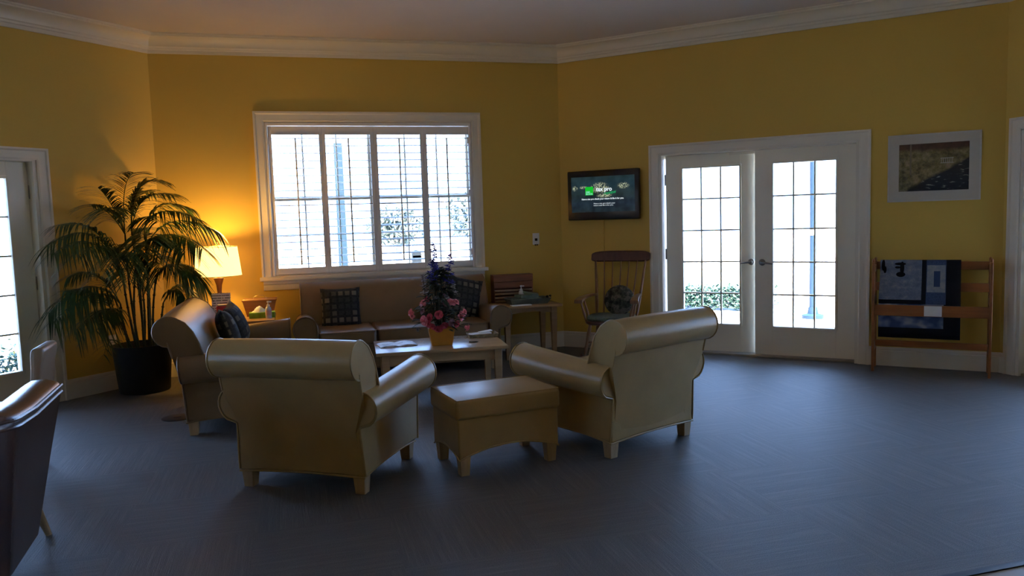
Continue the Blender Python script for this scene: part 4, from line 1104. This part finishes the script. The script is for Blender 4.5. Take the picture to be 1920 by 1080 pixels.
# ------------------------------------------------------------------ outdoors
mg_ = N('pale_concrete'); v = mg_.coord(); mg_.set(mg_.ramp(mg_.noise(v, 3, 4), [(.3,(.60,.59,.57)),(.7,(.70,.69,.66))]), .8, .2)
g = G(); g.bb(-30,40,-30,45,-.30,-.11)
o = g.build('outdoor_ground', mg_.m, None, smooth=0); o['kind'] = 'structure'
mh = N('hedge_leaves'); v = mh.coord('Generated', (30,30,30)); mh.set(mh.ramp(mh.noise(mh.coord(), 26, 3, .7), [(.35,(.008,.030,.027)),(.65,(.042,.10,.09))]), .5, .4)
def shrub(name, label, cat, c, d, nleaf, seed, group=None, lw=.035):
    rn = random.Random(seed); t = thing(name, label, cat, (c[0], c[1], -.11), c[2], group)
    g = G()
    for k in range(nleaf):
        a = rn.uniform(-1,1); b2 = rn.uniform(-1,1); e = rn.uniform(0,1)
        if lw > .03 and k % 3: b2 = -abs(b2)**.3
        p = Vector((a*d[0], b2*d[1]*(1-.25*e), .03+e*d[2]*(1-.15*b2*b2))); ax = Vector((rn.uniform(-1,1), rn.uniform(-1,1), rn.uniform(-.2,1)))
        leafblade(g, p, ax, lw*rn.uniform(1.4,2.6), lw*.6, .2)
    g.build('foliage', mh.m, t, smooth=0)
    g = G()
    for k in range(10):
        x = -d[0]*.9 + 1.8*d[0]*k/9; g.tube([(x,0,0),(x+rn.uniform(-.1,.1),rn.uniform(-.1,.1),d[2]*.8)], .012, 5)
    g.build('stem', M_cane, t)
def wpt(w, x, off, z=0): return wmat(w) @ Vector((x, off, z))
p = wpt('back_right', -.1, 4.75); shrub('hedge', 'low clipped hedge seen through the left glass door', 'hedge', (p.x,p.y,R_(-45)), (1.5,.38,.36), 5200, 1, 'low hedges outside')
p = wpt('back_right', 3.30, 4.60); shrub('hedge', 'low clipped hedge seen through the right glass door', 'hedge', (p.x,p.y,R_(-45)), (.62,.38,.40), 2800, 2, 'low hedges outside')
M_post = plain('pale_blue_metal', (.008,.026,.055), .6, .2)
p = wpt('back_right', 2.062, 3.88, -.11)
t = thing('lamp_post', 'slim metal post standing outside the right glass door', 'post', p)
g = G(); g.tube([(0,0,.10),(0,0,4.2)], .048, 14); g.build('pole', M_post, t)
g = G(); g.lathe([(.001,0),(.15,0),(.15,.05),(.075,.07),(.06,.16),(.001,.16)], n=20); g.build('base', M_post, t)
g = G(); g.lathe([(.051,1.18),(.051,1.26)], n=14); g.build('collar', M_white, t)
t = thing('porch_column', 'square pale column outside the second shutter panel', 'column', (-2.215,2.5,-.11))
def sqr(h, z): return [Vector((-h,-h,z)),Vector((h,-h,z)),Vector((h,h,z)),Vector((-h,h,z))]
g = G(); g.rings([sqr(.062,.2), sqr(.052,2.6)]); g.build('shaft', M_post, t, smooth=0)
g = G(); g.bb(-.09,.09,-.09,.09,0,.2,.01); g.build('plinth', M_post, t, smooth=30)
t = thing('mailbox', 'grey box on a post outside the third shutter panel', 'mailbox', (-1.235,2.5,-.11))
g = G(); g.bb(-.065,.065,-.07,.07,.90,1.09,.01); g.lathe([(.001,-.07),(.065,-.07),(.065,.07),(.001,.07)], n=20, M=Matrix.Translation((0,0,1.09)) @ Matrix.Rotation(PI/2,4,'X')); g.build('box', plain('blue_grey_metal', (.007,.013,.024), .6, .2), t, smooth=40)
g = G(); g.bb(-.03,.03,-.03,.03,0,.92); g.build('post', M_post, t, smooth=0)
mtf = N('tree_leaves'); mtf.set(mtf.ramp(mtf.noise(mtf.coord(), 4, 3), [(.35,(.05,.08,.08)),(.65,(.13,.17,.165))]), .6, .3)
def tree(label, c, h, r, seed, n=1400):
    rn = random.Random(seed); t = thing('tree', label, 'tree', (c[0], c[1], -.11), 0, 'trees outside the window')
    g = G(); g.tube([(0,0,0),(.05,0,h*.4),(0,.05,h*.8)], [.10,.08,.03], 8)
    for k in range(7):
        a = 2*PI*k/7; g.tube([(0,0,h*.35),(r*.4*math.cos(a),r*.4*math.sin(a),h*.6),(r*.75*math.cos(a),r*.75*math.sin(a),h*.8)], [.05,.03,.012], 6)
    g.build('trunk', plain('bark_'+str(seed), (.20,.19,.18), .9), t)
    g = G()
    for k in range(n):
        d = Vector((rn.gauss(0,1),rn.gauss(0,1),rn.gauss(0,1))).normalized()*rn.uniform(.35,1)
        p = Vector((d.x*r, d.y*r, h*.68+d.z*h*.30)); leafblade(g, p, (rn.uniform(-1,1),rn.uniform(-1,1),rn.uniform(-1,.5)), .22, .05, .2)
    g.build('crown', mtf.m, t, smooth=0)
tree('leafy tree in the distance behind the rightmost shutter panel', (2.4,13.5), 2.5, 1.1, 3)
tree('leafy tree in the distance behind the third shutter panel', (.2,15.5), 2.1, .9, 4, 900)
shrub('shrub', 'bare twiggy shrub outside the left glass door', 'shrub', (-5.75,1.0,R_(45)), (.8,.3,.42), 1600, 9, None, .032)

# ------------------------------------------------------------------ light: daylight world
wd = bpy.data.worlds.new('World'); sc.world = wd; wd.use_nodes = True
nt = wd.node_tree; bg = nt.nodes['Background']
tc = nt.nodes.new('ShaderNodeTexCoord'); sp = nt.nodes.new('ShaderNodeSeparateXYZ'); nt.links.new(tc.outputs['Generated'], sp.inputs[0])
rp = nt.nodes.new('ShaderNodeValToRGB'); e = rp.color_ramp.elements
e[0].position = .0; e[0].color = (.35,.56,1,1); e[1].position = .8; e[1].color = (.29,.49,1,1)
nt.links.new(sp.outputs['Z'], rp.inputs[0]); nt.links.new(rp.outputs[0], bg.inputs[0])
bg.inputs[1].default_value = 14.5
sl = bpy.data.lights.new('sun', 'SUN'); sl.energy = 105; sl.color = (1,.80,.52); sl.angle = R_(.6)
so = bpy.data.objects.new('sun', sl); COL.objects.link(so); so.location = (-2,-6,12); so.rotation_euler = (R_(33),0,0)

# ------------------------------------------------------------------ camera
f_px, pitch, roll, yaw = 1455.83, -.09081, -.03056, .27324
fwd = Vector((math.sin(yaw)*math.cos(pitch), math.cos(yaw)*math.cos(pitch), math.sin(pitch)))
right = Vector((math.cos(yaw), -math.sin(yaw), 0)); up = right.cross(fwd)
r2 = right*math.cos(roll)+up*math.sin(roll); u2_ = -right*math.sin(roll)+up*math.cos(roll)
cam = bpy.data.cameras.new('camera'); co = bpy.data.objects.new('camera', cam); COL.objects.link(co)
cam.sensor_width = 36; cam.lens = f_px*36/1920; cam.clip_start = .05; cam.clip_end = 200
Mx = Matrix((r2, u2_, -fwd)).transposed().to_4x4(); Mx.translation = Vector((-2.85627,-8.10312,1.44942)); co.matrix_world = Mx
sc.camera = co
vs = sc.view_settings; sc.display_settings.display_device = 'sRGB'
vs.view_transform = 'Standard'; vs.look = 'None'; vs.exposure = 0; vs.gamma = 1; vs.use_curve_mapping = False
sc.cycles.use_denoising = True
sc.cycles.max_bounces = 14; sc.cycles.diffuse_bounces = 8; sc.cycles.transparent_max_bounces = 24
sc.cycles.sample_clamp_indirect = 6
bpy.context.view_layer.update()
